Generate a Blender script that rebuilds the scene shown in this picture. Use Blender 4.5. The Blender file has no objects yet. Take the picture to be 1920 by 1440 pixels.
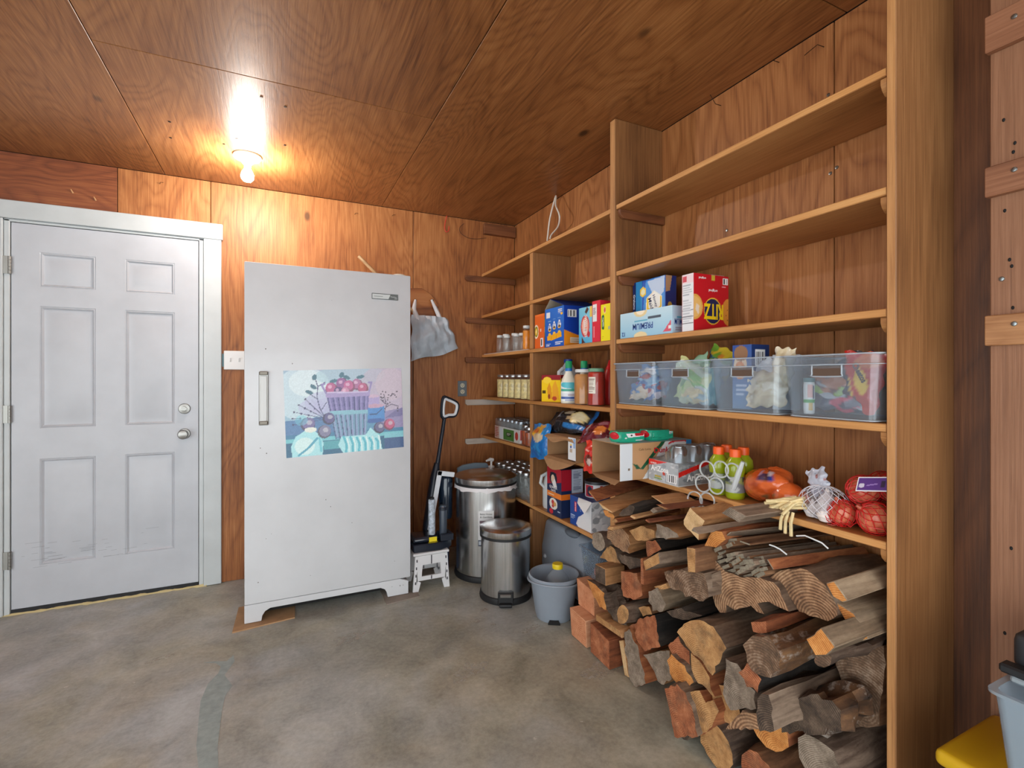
import bpy, bmesh, math, random
import numpy as np
from mathutils import Vector, Matrix

PI = math.pi
SC = bpy.context.scene
COL = SC.collection
random.seed(7)

# ------------------------------------------------------------------ camera
FOC, PPX, HOR, CAMH = 924.0, 960.0, 709.0, 1.22
YAW = math.radians(25.46)
cam_d = bpy.data.cameras.new('camera')
cam_d.sensor_width = 36.0
cam_d.lens = FOC / 1920 * 36.0
cam_d.shift_y = -(720.0 - HOR) / 1920
cam_d.clip_start = 0.02
cam = bpy.data.objects.new('camera', cam_d)
COL.objects.link(cam)
cam.location = (0, 0, CAMH)
cam.rotation_euler = (PI / 2, 0, -YAW)
SC.camera = cam

# ------------------------------------------------------------------ light
world = bpy.data.worlds.new('world')
SC.world = world
world.use_nodes = True
WB = world.node_tree.nodes['Background']
WB.inputs['Color'].default_value = (0.92, 0.98, 1.0, 1)
WB.inputs['Strength'].default_value = 3.8
SC.view_settings.view_transform = 'Standard'
SC.view_settings.look = 'None'
SC.view_settings.gamma = 1.0
SC.view_settings.use_curve_mapping = False
SC.view_settings.exposure = -0.1
BULB_POWER = 640.0

# ------------------------------------------------------------------ pixel helpers
CA, SA = math.cos(YAW), math.sin(YAW)
def ray(x, y):
    u = (x - PPX) / FOC
    return (SA + CA * u, CA - SA * u, (HOR - y) / FOC)
def atX(x, y, X):
    d = ray(x, y); t = X / d[0]
    return Vector((X, d[1] * t, CAMH + d[2] * t))
def atY(x, y, Y):
    d = ray(x, y); t = Y / d[1]
    return Vector((d[0] * t, Y, CAMH + d[2] * t))
def atZ(x, y, z):
    d = ray(x, y); t = (z - CAMH) / d[2]
    return Vector((d[0] * t, d[1] * t, z))
def yx(x, X):
    return atX(x, HOR, X).y

# ------------------------------------------------------------------ geometry
def lin(c):
    out = []
    for v in c[:3]:
        v = v / 255.0
        out.append(v / 12.92 if v <= 0.04045 else ((v + 0.055) / 1.055) ** 2.4)
    return (out[0], out[1], out[2], 1.0)

class G:
    def __init__(s):
        s.v, s.f, s.m = [], [], []
        s.mi = 0
    def add(s, vs, fs, mi=None):
        b = len(s.v)
        s.v += [tuple(p) for p in vs]
        for f in fs:
            s.f.append([i + b for i in f]); s.m.append(s.mi if mi is None else mi)
        return s
    def box(s, x0, y0, z0, x1, y1, z1, mi=None):
        v = [(x0,y0,z0),(x1,y0,z0),(x1,y1,z0),(x0,y1,z0),(x0,y0,z1),(x1,y0,z1),(x1,y1,z1),(x0,y1,z1)]
        f = [(0,3,2,1),(4,5,6,7),(0,1,5,4),(1,2,6,5),(2,3,7,6),(3,0,4,7)]
        return s.add(v, f, mi)
    def prism(s, poly, vec, mi=None, cap=None):
        """poly: 3-D points, extruded by vec"""
        n = len(poly); vec = Vector(vec)
        P = [Vector(p) for p in poly]
        nrm = Vector((0,0,0))
        for i in range(n):
            nrm += P[i].cross(P[(i+1) % n])
        if nrm.dot(vec) > 0: P.reverse()
        v = P + [p + vec for p in P]
        c = mi if cap is None else cap
        s.add(v, [list(range(n))], c); b = len(s.v) - 2 * n
        s.f.append([b + n + i for i in range(n - 1, -1, -1)]); s.m.append(s.mi if c is None else c)
        for i in range(n):
            j = (i + 1) % n
            s.f.append([b + i, b + n + i, b + n + j, b + j]); s.m.append(s.mi if mi is None else mi)
        return s
    def lathe(s, prof, c=(0,0,0), n=24, mi=None, sx=1.0, sy=1.0):
        """prof: (r, z) from bottom to top"""
        vs, fs = [], []
        rows = []
        for r, z in prof:
            if r < 1e-6:
                rows.append([len(vs)]); vs.append((c[0], c[1], c[2] + z))
            else:
                rows.append(list(range(len(vs), len(vs) + n)))
                for k in range(n):
                    a = 2 * PI * k / n
                    vs.append((c[0] + r * sx * math.cos(a), c[1] + r * sy * math.sin(a), c[2] + z))
        for a, b in zip(rows[:-1], rows[1:]):
            for k in range(n):
                j = (k + 1) % n
                if len(a) == 1 and len(b) == 1: continue
                if len(a) == 1: fs.append((a[0], b[j], b[k]))
                elif len(b) == 1: fs.append((a[k], a[j], b[0]))
                else: fs.append((a[k], a[j], b[j], b[k]))
        return s.add(vs, fs, mi)
    def tube(s, pts, r, n=8, closed=False, mi=None, caps=True):
        P = [Vector(p) for p in pts]; L = len(P)
        rr = r if isinstance(r, (list, tuple)) else [r] * L
        vs, fs = [], []
        up = None
        for i in range(L):
            if closed: t = P[(i+1) % L] - P[i-1]
            else: t = P[min(i+1, L-1)] - P[max(i-1, 0)]
            t.normalize()
            if up is None:
                a = Vector((0,0,1)) if abs(t.z) < 0.9 else Vector((1,0,0))
                up = (a - t * a.dot(t)).normalized()
            else:
                up = (up - t * up.dot(t)).normalized()
            sd = t.cross(up)
            for k in range(n):
                a = 2 * PI * k / n
                vs.append(P[i] + (up * math.cos(a) + sd * math.sin(a)) * rr[i])
        m = L if closed else L - 1
        for i in range(m):
            for k in range(n):
                a, b = i * n, ((i + 1) % L) * n
                j = (k + 1) % n
                fs.append((a + k, b + k, b + j, a + j))
        if not closed and caps:
            fs.append(list(range(n))); fs.append([(L-1)*n + k for k in range(n-1, -1, -1)])
        return s.add(vs, fs, mi)
    def sphere(s, c, rx, ry=None, rz=None, nu=16, nv=10, mi=None):
        ry = rx if ry is None else ry; rz = rx if rz is None else rz
        vs = [(c[0], c[1], c[2] - rz)]; fs = []
        for i in range(1, nv):
            p = -PI/2 + PI * i / nv
            for k in range(nu):
                a = 2 * PI * k / nu
                vs.append((c[0] + rx*math.cos(p)*math.cos(a), c[1] + ry*math.cos(p)*math.sin(a), c[2] + rz*math.sin(p)))
        vs.append((c[0], c[1], c[2] + rz))
        for k in range(nu):
            j = (k+1) % nu
            fs.append((0, 1+j, 1+k))
            for i in range(nv-2):
                a, b = 1+i*nu, 1+(i+1)*nu
                fs.append((a+k, a+j, b+j, b+k))
            fs.append((1+(nv-2)*nu+k, 1+(nv-2)*nu+j, len(vs)-1))
        return s.add(vs, fs, mi)
    def xform(s, M):
        s.v = [tuple(M @ Vector(p)) for p in s.v]; return s
    def shift(s, d):
        s.v = [(p[0]+d[0], p[1]+d[1], p[2]+d[2]) for p in s.v]; return s

def obj(name, g, mats, parent=None, bevel=0.0, smooth=True, world=False, loc=None, seg=1, ang=35, fix=False):
    """link geometry g as ONE mesh object; world=True: g is in world space and the parent is not rotated"""
    if world and parent is not None:
        l = parent.location
        p = parent.parent
        off = Vector(l)
        while p is not None:
            off = off + p.location; p = p.parent
        g.shift((-off.x, -off.y, -off.z))
    if loc is not None:
        g.shift((-loc[0], -loc[1], -loc[2]))
    me = bpy.data.meshes.new(name)
    me.from_pydata(g.v, [], g.f)
    ml = mats if isinstance(mats, (list, tuple)) else [mats]
    for m in ml: me.materials.append(m)
    for p, i in zip(me.polygons, g.m): p.material_index = min(i, len(ml) - 1)
    if bevel or fix:
        bm = bmesh.new(); bm.from_mesh(me)
        if fix: bmesh.ops.recalc_face_normals(bm, faces=bm.faces[:])
        if bevel:
            es = [e for e in bm.edges if len(e.link_faces) == 2 and e.calc_face_angle(0) > 0.5]
            bmesh.ops.bevel(bm, geom=es, offset=bevel, segments=seg, affect='EDGES', clamp_overlap=True, profile=0.5)
        bm.to_mesh(me); bm.free()
    if smooth:
        for p in me.polygons: p.use_smooth = True
        me.set_sharp_from_angle(angle=math.radians(ang))
    o = bpy.data.objects.new(name, me)
    COL.objects.link(o)
    if loc is not None: o.location = loc
    if parent is not None: o.parent = parent
    return o

def tag(o, label=None, cat=None, group=None, kind=None):
    if label: o['label'] = label
    if cat: o['category'] = cat
    if group: o['group'] = group
    if kind: o['kind'] = kind
    return o
def thing(name, label, cat, loc=(0,0,0), rotz=0.0, group=None, rot=None):
    o = bpy.data.objects.new(name, None)
    o.empty_display_size = 0.05
    COL.objects.link(o)
    o.location = loc
    o.rotation_euler = rot if rot else (0, 0, rotz)
    return tag(o, label, cat, group)
def dup(root, loc, rotz=0.0, label=None, scale=None):
    def cp(o, par):
        c = o.copy(); COL.objects.link(c); c.parent = par
        for ch in list(o.children): cp(ch, c)
        return c
    r = cp(root, None)
    r.location = loc; r.rotation_euler = (0, 0, rotz)
    if scale: r.scale = scale
    if label: r['label'] = label
    return r

# ------------------------------------------------------------------ materials
_mats = {}
def _bsdf(name):
    m = bpy.data.materials.new(name); m.use_nodes = True
    return m, m.node_tree, m.node_tree.nodes['Principled BSDF']
def N(nt, t, **kw):
    n = nt.nodes.new(t)
    for k, v in kw.items(): setattr(n, k, v)
    return n
def math_n(nt, op, a, b=None, c=None):
    n = N(nt, 'ShaderNodeMath', operation=op)
    for i, q in enumerate((a, b, c)):
        if q is None: continue
        if isinstance(q, (int, float)): n.inputs[i].default_value = q
        else: nt.links.new(q, n.inputs[i])
    return n.outputs[0]
def ramp(nt, fac, stops):
    n = N(nt, 'ShaderNodeValToRGB')
    cr = n.color_ramp
    while len(cr.elements) < len(stops): cr.elements.new(0.5)
    for e, (p, c) in zip(cr.elements, stops):
        e.position = p; e.color = c
    nt.links.new(fac, n.inputs[0])
    return n.outputs[0]
def mixc(nt, fac, a, b, mode='MIX'):
    n = N(nt, 'ShaderNodeMix', data_type='RGBA', blend_type=mode)
    for i, q in ((0, fac), (6, a), (7, b)):
        if isinstance(q, (int, float)): n.inputs[i].default_value = q
        elif isinstance(q, tuple): n.inputs[i].default_value = q
        else: nt.links.new(q, n.inputs[i])
    return n.outputs[2]
def coords(nt, scale=(1,1,1), rnd=0.0):
    tc = N(nt, 'ShaderNodeTexCoord')
    src = tc.outputs['Object']
    if rnd:
        oi = N(nt, 'ShaderNodeObjectInfo')
        mul = math_n(nt, 'MULTIPLY', oi.outputs['Random'], rnd)
        va = N(nt, 'ShaderNodeVectorMath', operation='ADD')
        nt.links.new(src, va.inputs[0]); nt.links.new(mul, va.inputs[1])
        src = va.outputs[0]
    mp = N(nt, 'ShaderNodeMapping')
    mp.inputs['Scale'].default_value = scale
    nt.links.new(src, mp.inputs[0])
    return mp.outputs[0]
def noise(nt, vec, scale, detail=4, rough=0.55, dist=0.0):
    n = N(nt, 'ShaderNodeTexNoise')
    n.inputs['Scale'].default_value = scale
    n.inputs['Detail'].default_value = detail
    n.inputs['Roughness'].default_value = rough
    n.inputs['Distortion'].default_value = dist
    nt.links.new(vec, n.inputs['Vector'])
    return n.outputs[0]
def bump(nt, bs, h, strength=0.3, dist=0.002):
    b = N(nt, 'ShaderNodeBump')
    b.inputs['Strength'].default_value = strength
    b.inputs['Distance'].default_value = dist
    nt.links.new(h, b.inputs['Height'])
    nt.links.new(b.outputs[0], bs.inputs['Normal'])

def plain(name, rgb, rough=0.5, metal=0.0, var=0.0, vscale=30, bmp=0.0, spec=0.5, coat=0.0):
    if name in _mats: return _mats[name]
    m, nt, b = _bsdf(name)
    b.inputs['Base Color'].default_value = lin(rgb)
    b.inputs['Roughness'].default_value = rough
    b.inputs['Metallic'].default_value = metal
    b.inputs['Specular IOR Level'].default_value = spec
    b.inputs['Coat Weight'].default_value = coat
    if var or bmp:
        v = coords(nt)
        n = noise(nt, v, vscale, 5)
        if var:
            lo = tuple(max(0, c * (1 - var)) for c in rgb); hi = tuple(min(255, c * (1 + var)) for c in rgb)
            nt.links.new(ramp(nt, n, [(0.3, lin(lo)), (0.7, lin(hi))]), b.inputs['Base Color'])
        if bmp: bump(nt, b, n, bmp)
    _mats[name] = m
    return m

def wood(name, dark, mid, light, axis='z', fig=18.0, wide=2.2, rough=0.5, grain=0.4, knots=0.0, bmp=0.25, fine=70.0, rnd=13.0, knot_sc=2.0, blot=0.5, wornamt=0.0):
    if name in _mats: return _mats[name]
    m, nt, b = _bsdf(name)
    i = 'xyz'.index(axis)
    def sc(al, ac):
        v = [ac, ac, ac]; v[i] = al; return tuple(v)
    n1 = noise(nt, coords(nt, sc(0.28 * wide, wide), rnd), 1.0, 3, 0.5, 0.5)
    fg = math_n(nt, 'SINE', math_n(nt, 'MULTIPLY', n1, fig * 2.6))
    fg = math_n(nt, 'POWER', math_n(nt, 'MULTIPLY_ADD', fg, 0.5, 0.5), 0.45)
    n2 = noise(nt, coords(nt, sc(4.0, fine * 2.4), rnd), 1.0, 5, 0.72)
    n3 = noise(nt, coords(nt, sc(0.7, 1.7), rnd), 1.0, 4, 0.6)
    a = math_n(nt, 'MULTIPLY', fg, (1 - grain) * 0.5)
    a = math_n(nt, 'MULTIPLY_ADD', n2, grain * 0.9, a)
    a = math_n(nt, 'MULTIPLY_ADD', n3, blot, a)
    s = (1 - grain) * 0.33 + grain * 0.45 + blot * 0.5
    col = ramp(nt, a, [(max(0, s - 0.22), lin(dark)), (s, lin(mid)), (min(1, s + 0.22), lin(light))])
    if knots:
        vo = N(nt, 'ShaderNodeTexVoronoi'); vo.inputs['Scale'].default_value = 1.0
        vo.inputs['Randomness'].default_value = 1.0
        nt.links.new(coords(nt, sc(knot_sc * 0.55, knot_sc), rnd), vo.inputs['Vector'])
        k = ramp(nt, vo.outputs['Distance'], [(0.0, (1,1,1,1)), (0.035, (1,1,1,1)), (0.075, (0,0,0,1))])
        col = mixc(nt, math_n(nt, 'MULTIPLY', k, knots), col, lin(tuple(c * 0.45 for c in dark)))
    if wornamt:
        w = noise(nt, coords(nt, sc(3.0, 9.0), rnd), 1.0, 6, 0.7)
        w = ramp(nt, w, [(0.60, (0,0,0,1)), (0.70, (1,1,1,1))])
        col = mixc(nt, math_n(nt, 'MULTIPLY', w, wornamt), col, lin(tuple(min(255, c * 1.15 + 25) for c in light)))
    nt.links.new(col, b.inputs['Base Color'])
    b.inputs['Roughness'].default_value = rough
    bump(nt, b, a, bmp, 0.003)
    _mats[name] = m
    return m

def vcol(name='printed_card', rough=0.45, coat=0.0, spec=0.5, crinkle=0.0, csc=30):
    if name in _mats: return _mats[name]
    m, nt, b = _bsdf(name)
    if crinkle:
        vo = N(nt, 'ShaderNodeTexVoronoi'); vo.inputs['Scale'].default_value = csc
        nt.links.new(coords(nt), vo.inputs['Vector'])
        bump(nt, b, math_n(nt, 'ADD', vo.outputs['Distance'], noise(nt, coords(nt), csc * .7, 3)), crinkle, .012)
    at = N(nt, 'ShaderNodeVertexColor'); at.layer_name = 'Col'
    nt.links.new(at.outputs[0], b.inputs['Base Color'])
    b.inputs['Roughness'].default_value = rough
    b.inputs['Coat Weight'].default_value = coat
    b.inputs['Specular IOR Level'].default_value = spec
    _mats[name] = m
    return m

def clearmat(name, rgb=(235,240,245), opac=0.25, rough=0.1, ior=1.45, film=(225,232,240)):
    """thin clear plastic or glass: see-through body, faint milky film, fresnel gloss"""
    if name in _mats: return _mats[name]
    m = bpy.data.materials.new(name); m.use_nodes = True
    nt = m.node_tree; nt.nodes.clear()
    out = N(nt, 'ShaderNodeOutputMaterial')
    tr = N(nt, 'ShaderNodeBsdfTransparent'); tr.inputs[0].default_value = lin(rgb)
    df = N(nt, 'ShaderNodeBsdfDiffuse'); df.inputs[0].default_value = lin(film)
    gl = N(nt, 'ShaderNodeBsdfGlossy'); gl.inputs['Roughness'].default_value = rough
    lw = N(nt, 'ShaderNodeLayerWeight'); lw.inputs[0].default_value = 0.35
    fa = math_n(nt, 'MULTIPLY_ADD', math_n(nt, 'POWER', lw.outputs['Facing'], 3.0), 0.55, 0.04)
    m1 = N(nt, 'ShaderNodeMixShader'); m1.inputs[0].default_value = opac
    nt.links.new(tr.outputs[0], m1.inputs[1]); nt.links.new(df.outputs[0], m1.inputs[2])
    m2 = N(nt, 'ShaderNodeMixShader')
    nt.links.new(fa, m2.inputs[0]); nt.links.new(m1.outputs[0], m2.inputs[1]); nt.links.new(gl.outputs[0], m2.inputs[2])
    nt.links.new(m2.outputs[0], out.inputs[0])
    _mats[name] = m
    return m

# ------------------------------------------------------------------ printed canvases
class Cv:
    """a small drawing, later carried by the vertices of a flat printed panel; unit coordinates, y up"""
    def __init__(s, nx, ny, bg=(255,255,255)):
        s.nx, s.ny = nx, ny
        s.a = np.zeros((ny, nx, 3)); s.a[:] = bg
        s.X, s.Y = np.meshgrid((np.arange(nx) + .5) / nx, (np.arange(ny) + .5) / ny)
    def _p(s, m, c, al=1.0):
        s.a[m] = s.a[m] * (1 - al) + np.array(c, float) * al; return s
    def rect(s, x0, y0, x1, y1, c, al=1.0):
        return s._p((s.X >= x0) & (s.X <= x1) & (s.Y >= y0) & (s.Y <= y1), c, al)
    def ell(s, cx, cy, rx, ry, c, al=1.0, rot=0.0):
        dx, dy = s.X - cx, s.Y - cy
        if rot:
            dx, dy = dx * math.cos(rot) + dy * math.sin(rot), -dx * math.sin(rot) + dy * math.cos(rot)
        return s._p((dx / rx) ** 2 + (dy / ry) ** 2 <= 1, c, al)
    def poly(s, pts, c, al=1.0):
        ins = np.zeros(s.X.shape, bool); n = len(pts)
        for i in range(n):
            (x0, y0), (x1, y1) = pts[i], pts[(i + 1) % n]
            if y0 == y1: continue
            cond = ((y0 > s.Y) != (y1 > s.Y)) & (s.X < (x1 - x0) * (s.Y - y0) / (y1 - y0) + x0)
            ins ^= cond
        return s._p(ins, c, al)
    def line(s, pts, w, c, al=1.0):
        asp = s.ny / s.nx
        for (x0, y0), (x1, y1) in zip(pts[:-1], pts[1:]):
            dx, dy = x1 - x0, (y1 - y0) * asp
            L = max(dx * dx + dy * dy, 1e-9)
            t = np.clip(((s.X - x0) * dx + (s.Y - y0) * asp * dy) / L, 0, 1)
            d = np.hypot(s.X - x0 - t * dx, (s.Y - y0) * asp - t * dy)
            s._p(d <= w, c, al)
        return s
    def grad(s, c0, c1, ang=90, x0=0, y0=0, x1=1, y1=1):
        t = s.X * math.cos(math.radians(ang)) + s.Y * math.sin(math.radians(ang))
        t = np.clip(t, 0, 1)[..., None]
        g = np.array(c0, float) * (1 - t) + np.array(c1, float) * t
        m = (s.X >= x0) & (s.X <= x1) & (s.Y >= y0) & (s.Y <= y1)
        s.a[m] = g[m]; return s
    def speck(s, amt, seed=1):
        r = np.random.RandomState(seed)
        s.a = np.clip(s.a + r.normal(0, amt, s.a.shape[:2])[..., None], 0, 255); return s
    def bars(s, x0, y0, x1, y1, n=9, seed=3):
        s.rect(x0, y0, x1, y1, (245,245,245))
        r = random.Random(seed)
        for i in range(n):
            a = x0 + (x1 - x0) * (0.1 + 0.8 * i / n); s.rect(a, y0 + (y1-y0)*.12, a + (x1-x0) * .8 / n * r.uniform(.3,.7), y1 - (y1-y0)*.12, (40,40,45))
        return s
    def blobs(s, cols, n, rx=.12, ry=.12, seed=1):
        r = random.Random(seed)
        for i in range(n):
            s.ell(r.random(), r.random(), rx * r.uniform(.4, 1.3), ry * r.uniform(.4, 1.3), r.choice(cols), 0.9, r.uniform(0, 3))
        return s
    def lineset(s, x0, y0, x1, y1, n, c, seed=1):
        r = random.Random(seed)
        h = (y1 - y0) / n
        for i in range(n):
            s.rect(x0, y0 + i * h + h * .25, x0 + (x1 - x0) * r.uniform(.6, 1), y0 + i * h + h * .7, c)
        return s
    def sample(s, u, v):
        ix = min(s.nx - 1, max(0, int(u * s.nx))); iy = min(s.ny - 1, max(0, int(v * s.ny)))
        return s.a[iy, ix]

_l = np.vectorize(lambda v: v / 12.92 if v <= 0.04045 else ((v + 0.055) / 1.055) ** 2.4)
def setcol(me, cols):
    at = me.color_attributes.new('Col', 'FLOAT_COLOR', 'POINT')
    arr = np.ones((len(cols), 4), np.float32)
    c = np.clip(np.asarray(cols, float) / 255.0, 0, 1)
    arr[:, :3] = np.where(c <= 0.04045, c / 12.92, ((c + 0.055) / 1.055) ** 2.4)
    at.data.foreach_set('color', arr.ravel())

def surf(name, fn, cv, mat, parent, world=False):
    """printed sheet: fn(u, v) gives the point for print coordinates u, v in 0..1"""
    nx, ny = cv.nx, cv.ny
    vs = []
    for j in range(ny):
        for i in range(nx):
            vs.append(tuple(fn(i / (nx - 1), j / (ny - 1))))
    fs = [(j*nx+i, j*nx+i+1, (j+1)*nx+i+1, (j+1)*nx+i) for j in range(ny-1) for i in range(nx-1)]
    g = G(); g.add(vs, fs)
    o = obj(name, g, mat, parent, world=world, ang=180)
    setcol(o.data, cv.a.reshape(-1, 3))
    return o
def sheet(name, o, U, V, cv, parent, mat=None, off=0.0006, world=False):
    o, U, V = Vector(o), Vector(U), Vector(V)
    n = U.cross(V).normalized() * off
    return surf(name, lambda u, v: o + U * u + V * v + n, cv, mat or vcol(), parent, world)
_fontc = {}
def text(s, c, R, U, h, mat, parent, bold=0.0, off=0.0012, world=False, squeeze=1.0, name='lettering', shear=0.0, width=None):
    """lettering as a thin mesh, centred at c, reading along R with up U and cap height h"""
    key = (s, bold, shear)
    if key not in _fontc:
        cu = bpy.data.curves.new('t', 'FONT'); cu.body = s; cu.align_x = 'CENTER'; cu.align_y = 'CENTER'
        cu.offset = bold; cu.shear = shear; cu.resolution_u = 2
        t = bpy.data.objects.new('t', cu); COL.objects.link(t)
        bpy.context.view_layer.update()
        me = bpy.data.meshes.new_from_object(t.evaluated_get(bpy.context.evaluated_depsgraph_get()))
        _fontc[key] = ([tuple(v.co) for v in me.vertices], [tuple(p.vertices) for p in me.polygons])
        bpy.data.objects.remove(t); bpy.data.curves.remove(cu); bpy.data.meshes.remove(me)
    vs, fs = _fontc[key]
    xs = [v[0] for v in vs]; ys = [v[1] for v in vs]
    cx, cy = (min(xs) + max(xs)) / 2, (min(ys) + max(ys)) / 2
    k = h / (max(ys) - min(ys)); kx = k * squeeze
    if width: kx = width / (max(xs) - min(xs))
    R = Vector(R).normalized(); U = Vector(U).normalized(); n = R.cross(U) * off; c = Vector(c)
    g = G(); g.add([c + R * ((v[0] - cx) * kx) + U * ((v[1] - cy) * k) + n for v in vs], fs)
    return obj(name, g, mat, parent, smooth=False, world=world)

# ================================================================== SETTING
YB, XR, ZC, XL, YF = 3.40, 1.64, 2.385, -2.5, -1.8
M_WALL = wood('plywood_wall', (112,62,28), (164,101,53), (196,136,80), 'z', fig=46, wide=2.6, rough=0.52, grain=0.80, knots=0.75, knot_sc=3.2, blot=0.6, wornamt=0.10)
M_WALLR = wood('plywood_red', (92,40,22), (128,62,36), (158,84,50), 'z', fig=14, wide=2.6, rough=0.5, grain=0.5, knots=0.6, blot=0.7)
M_WALLH = wood('plywood_dark_top', (92,44,20), (132,70,36), (162,98,54), 'x', fig=60, wide=2.2, rough=0.5, grain=0.75, knots=0.6, blot=0.5)
M_CEIL = wood('plywood_ceiling', (98,56,26), (146,92,49), (178,122,71), 'y', fig=84, wide=1.7, rough=0.40, grain=0.78, knots=0.9, knot_sc=2.9, blot=0.55, bmp=0.25, wornamt=0.08)
M_WALLD = wood('plywood_right_wall', (106,60,29), (156,98,53), (188,129,78), 'z', fig=42, wide=2.4, rough=0.5, grain=0.72, knots=0.7, blot=0.5, wornamt=0.12)
M_BROWN = wood('brown_panel', (106,70,50), (140,97,70), (164,119,90), 'z', fig=6, wide=2.0, rough=0.5, grain=0.8, knots=0.3, blot=0.4, fine=110)
M_WALLK = wood('plywood_stain_and_shade', (66,36,18), (98,58,32), (126,80,48), 'z', fig=36, wide=2.4, rough=0.5, grain=0.75, knots=0.6, blot=0.5)  # darker stain, with the shade of the recess past the post mixed into the colour
M_BACKING = plain('dark_backing', (40,24,14), 0.9)
M_SHELF_Y = wood('shelf_pine_y', (136,86,44), (174,118,66), (200,146,90), 'y', fig=6, wide=5, rough=0.5, grain=0.7, knots=0.7, knot_sc=3.5, blot=0.4, fine=90)
M_SHELF_Z = wood('shelf_pine_z', (98,62,34), (138,93,54), (168,120,76), 'z', fig=6, wide=4, rough=0.5, grain=0.72, knots=0.7, knot_sc=3.5, blot=0.45, fine=90)
M_CLEAT_X = wood('cleat_x', (86,48,26), (122,72,40), (150,96,58), 'x', fig=10, wide=5, rough=0.6, grain=0.6, blot=0.4)
M_CLEATW = wood('cleat_white_x', (176,160,146), (206,194,182), (222,212,202), 'x', fig=8, wide=5, rough=0.6, grain=0.6, blot=0.4)
M_WHITE = plain('white_paint', (198,204,206), 0.38, var=0.025, vscale=6)
M_DOORW = plain('door_paint', (192,196,203), 0.36, var=0.03, vscale=4)
M_STEEL = plain('brushed_nickel', (150,148,144), 0.32, metal=1.0)
M_BLACK = plain('black_rubber', (22,23,26), 0.55)
M_DARK = plain('dark_gap', (12,11,11), 0.8)
M_NAIL = plain('rusty_nail', (58,44,36), 0.5, metal=0.8)
M_SCREW = plain('zinc_screw', (150,158,160), 0.3, metal=1.0)

def concrete():
    m, nt, b = _bsdf('concrete_floor')
    v = coords(nt)
    big = noise(nt, v, 0.9, 5, 0.6, 0.4)
    med = noise(nt, v, 4.5, 6, 0.62, 0.6)
    fin = noise(nt, v, 55, 5, 0.7)
    a = math_n(nt, 'MULTIPLY_ADD', med, 0.65, math_n(nt, 'MULTIPLY', fin, 0.35))
    c1 = ramp(nt, a, [(0.30, lin((118,117,104))), (0.5, lin((160,157,142))), (0.68, lin((188,185,169)))])
    c2 = ramp(nt, a, [(0.30, lin((134,136,135))), (0.5, lin((170,172,171))), (0.70, lin((196,200,200)))])
    c3 = ramp(nt, a, [(0.30, lin((122,115,93))), (0.5, lin((164,153,130))), (0.68, lin((190,182,157)))])
    f1 = ramp(nt, big, [(0.42, (0,0,0,1)), (0.58, (1,1,1,1))])
    f2 = ramp(nt, noise(nt, v, 1.7, 4, 0.6, 0.8), [(0.48, (0,0,0,1)), (0.66, (1,1,1,1))])
    col = mixc(nt, f1, c1, c2)
    col = mixc(nt, math_n(nt, 'MULTIPLY', f2, 0.55), col, c3)
    w = noise(nt, v, 26, 3, 0.5)
    sp = ramp(nt, w, [(0.735, (0,0,0,1)), (0.76, (1,1,1,1))])
    col = mixc(nt, math_n(nt, 'MULTIPLY', sp, 0.55), col, lin((214,210,200)))
    nt.links.new(col, b.inputs['Base Color'])
    r = math_n(nt, 'MULTIPLY_ADD', med, 0.3, 0.36)
    nt.links.new(r, b.inputs['Roughness'])
    bump(nt, b, a, 0.22, 0.004)
    return m
M_CONC = concrete()

def panels(parent, axis, fixed, rects, mat_list, th=0.012, gap=0.0018, dirn=1):
    """plywood sheets as single objects; rects in the two free axes"""
    for k, (a0, b0, a1, b1) in enumerate(rects):
        g = G(); a0 += gap; a1 -= gap; b0 += gap; b1 -= gap
        f0, f1 = sorted((fixed, fixed + dirn * th))
        if axis == 'y': g.box(a0, f0, b0, a1, f1, b1)
        elif axis == 'x': g.box(f0, a0, b0, f1, a1, b1)
        else: g.box(a0, b0, f0, a1, b1, f1)
        obj('plywood_panel', g, mat_list[k % len(mat_list)], parent, bevel=0.0012)

floor = tag(obj('floor', G().box(XL, YF, -0.1, XR + .012, YB + .012, 0), M_CONC), kind='structure')
ceil = tag(obj('ceiling', G().box(XL, YF, ZC + .012, XR + .1, YB + .1, ZC + .1), M_BACKING), kind='structure')
panels(ceil, 'z', ZC, [(XL, YF, -1.80, YB), (-1.80, 0.96, -.58, YB), (-1.80, YF, -.58, 0.96), (-.58, 2.155, .639, YB), (-.58, -.285, .639, 2.155), (-.58, YF, .639, -.285),
                       (.639, .96, XR, YB), (.639, YF, XR, .96)], [M_CEIL], dirn=1)
wb = tag(obj('wall_back', G().box(XL, YB + .012, 0, XR + .1, YB + .1, ZC), M_BACKING), kind='structure')
DX0, DX1, DZ1 = -1.2355, -.418, 2.026
panels(wb, 'y', YB, [(XL, 0, -1.36, ZC), (-1.36, DZ1 + .09, -.799, ZC), (-.799, DZ1 + .09, -.356, ZC)], [M_WALLH, M_WALLH, M_WALL])
panels(wb, 'y', YB, [(-.356, 0, .856, ZC), (.856, 0, XR, ZC)], [M_WALL])
wr = tag(obj('wall_right', G().box(XR + .012, YF, 0, XR + .1, YB + .1, ZC), M_BACKING), kind='structure')
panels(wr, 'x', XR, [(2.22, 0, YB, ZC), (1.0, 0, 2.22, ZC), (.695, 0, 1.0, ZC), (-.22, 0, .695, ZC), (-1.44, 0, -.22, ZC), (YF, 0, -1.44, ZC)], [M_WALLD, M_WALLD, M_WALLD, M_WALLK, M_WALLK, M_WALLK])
wl = tag(obj('wall_left', G().box(XL - .1, 1.5, 0, XL - .012, YB + .1, ZC).box(XL - .1, YF, 2.15, XL - .012, 1.5, ZC), M_BACKING), kind='structure')  # unseen wall; its wide opening is added to let daylight in from the side
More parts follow.
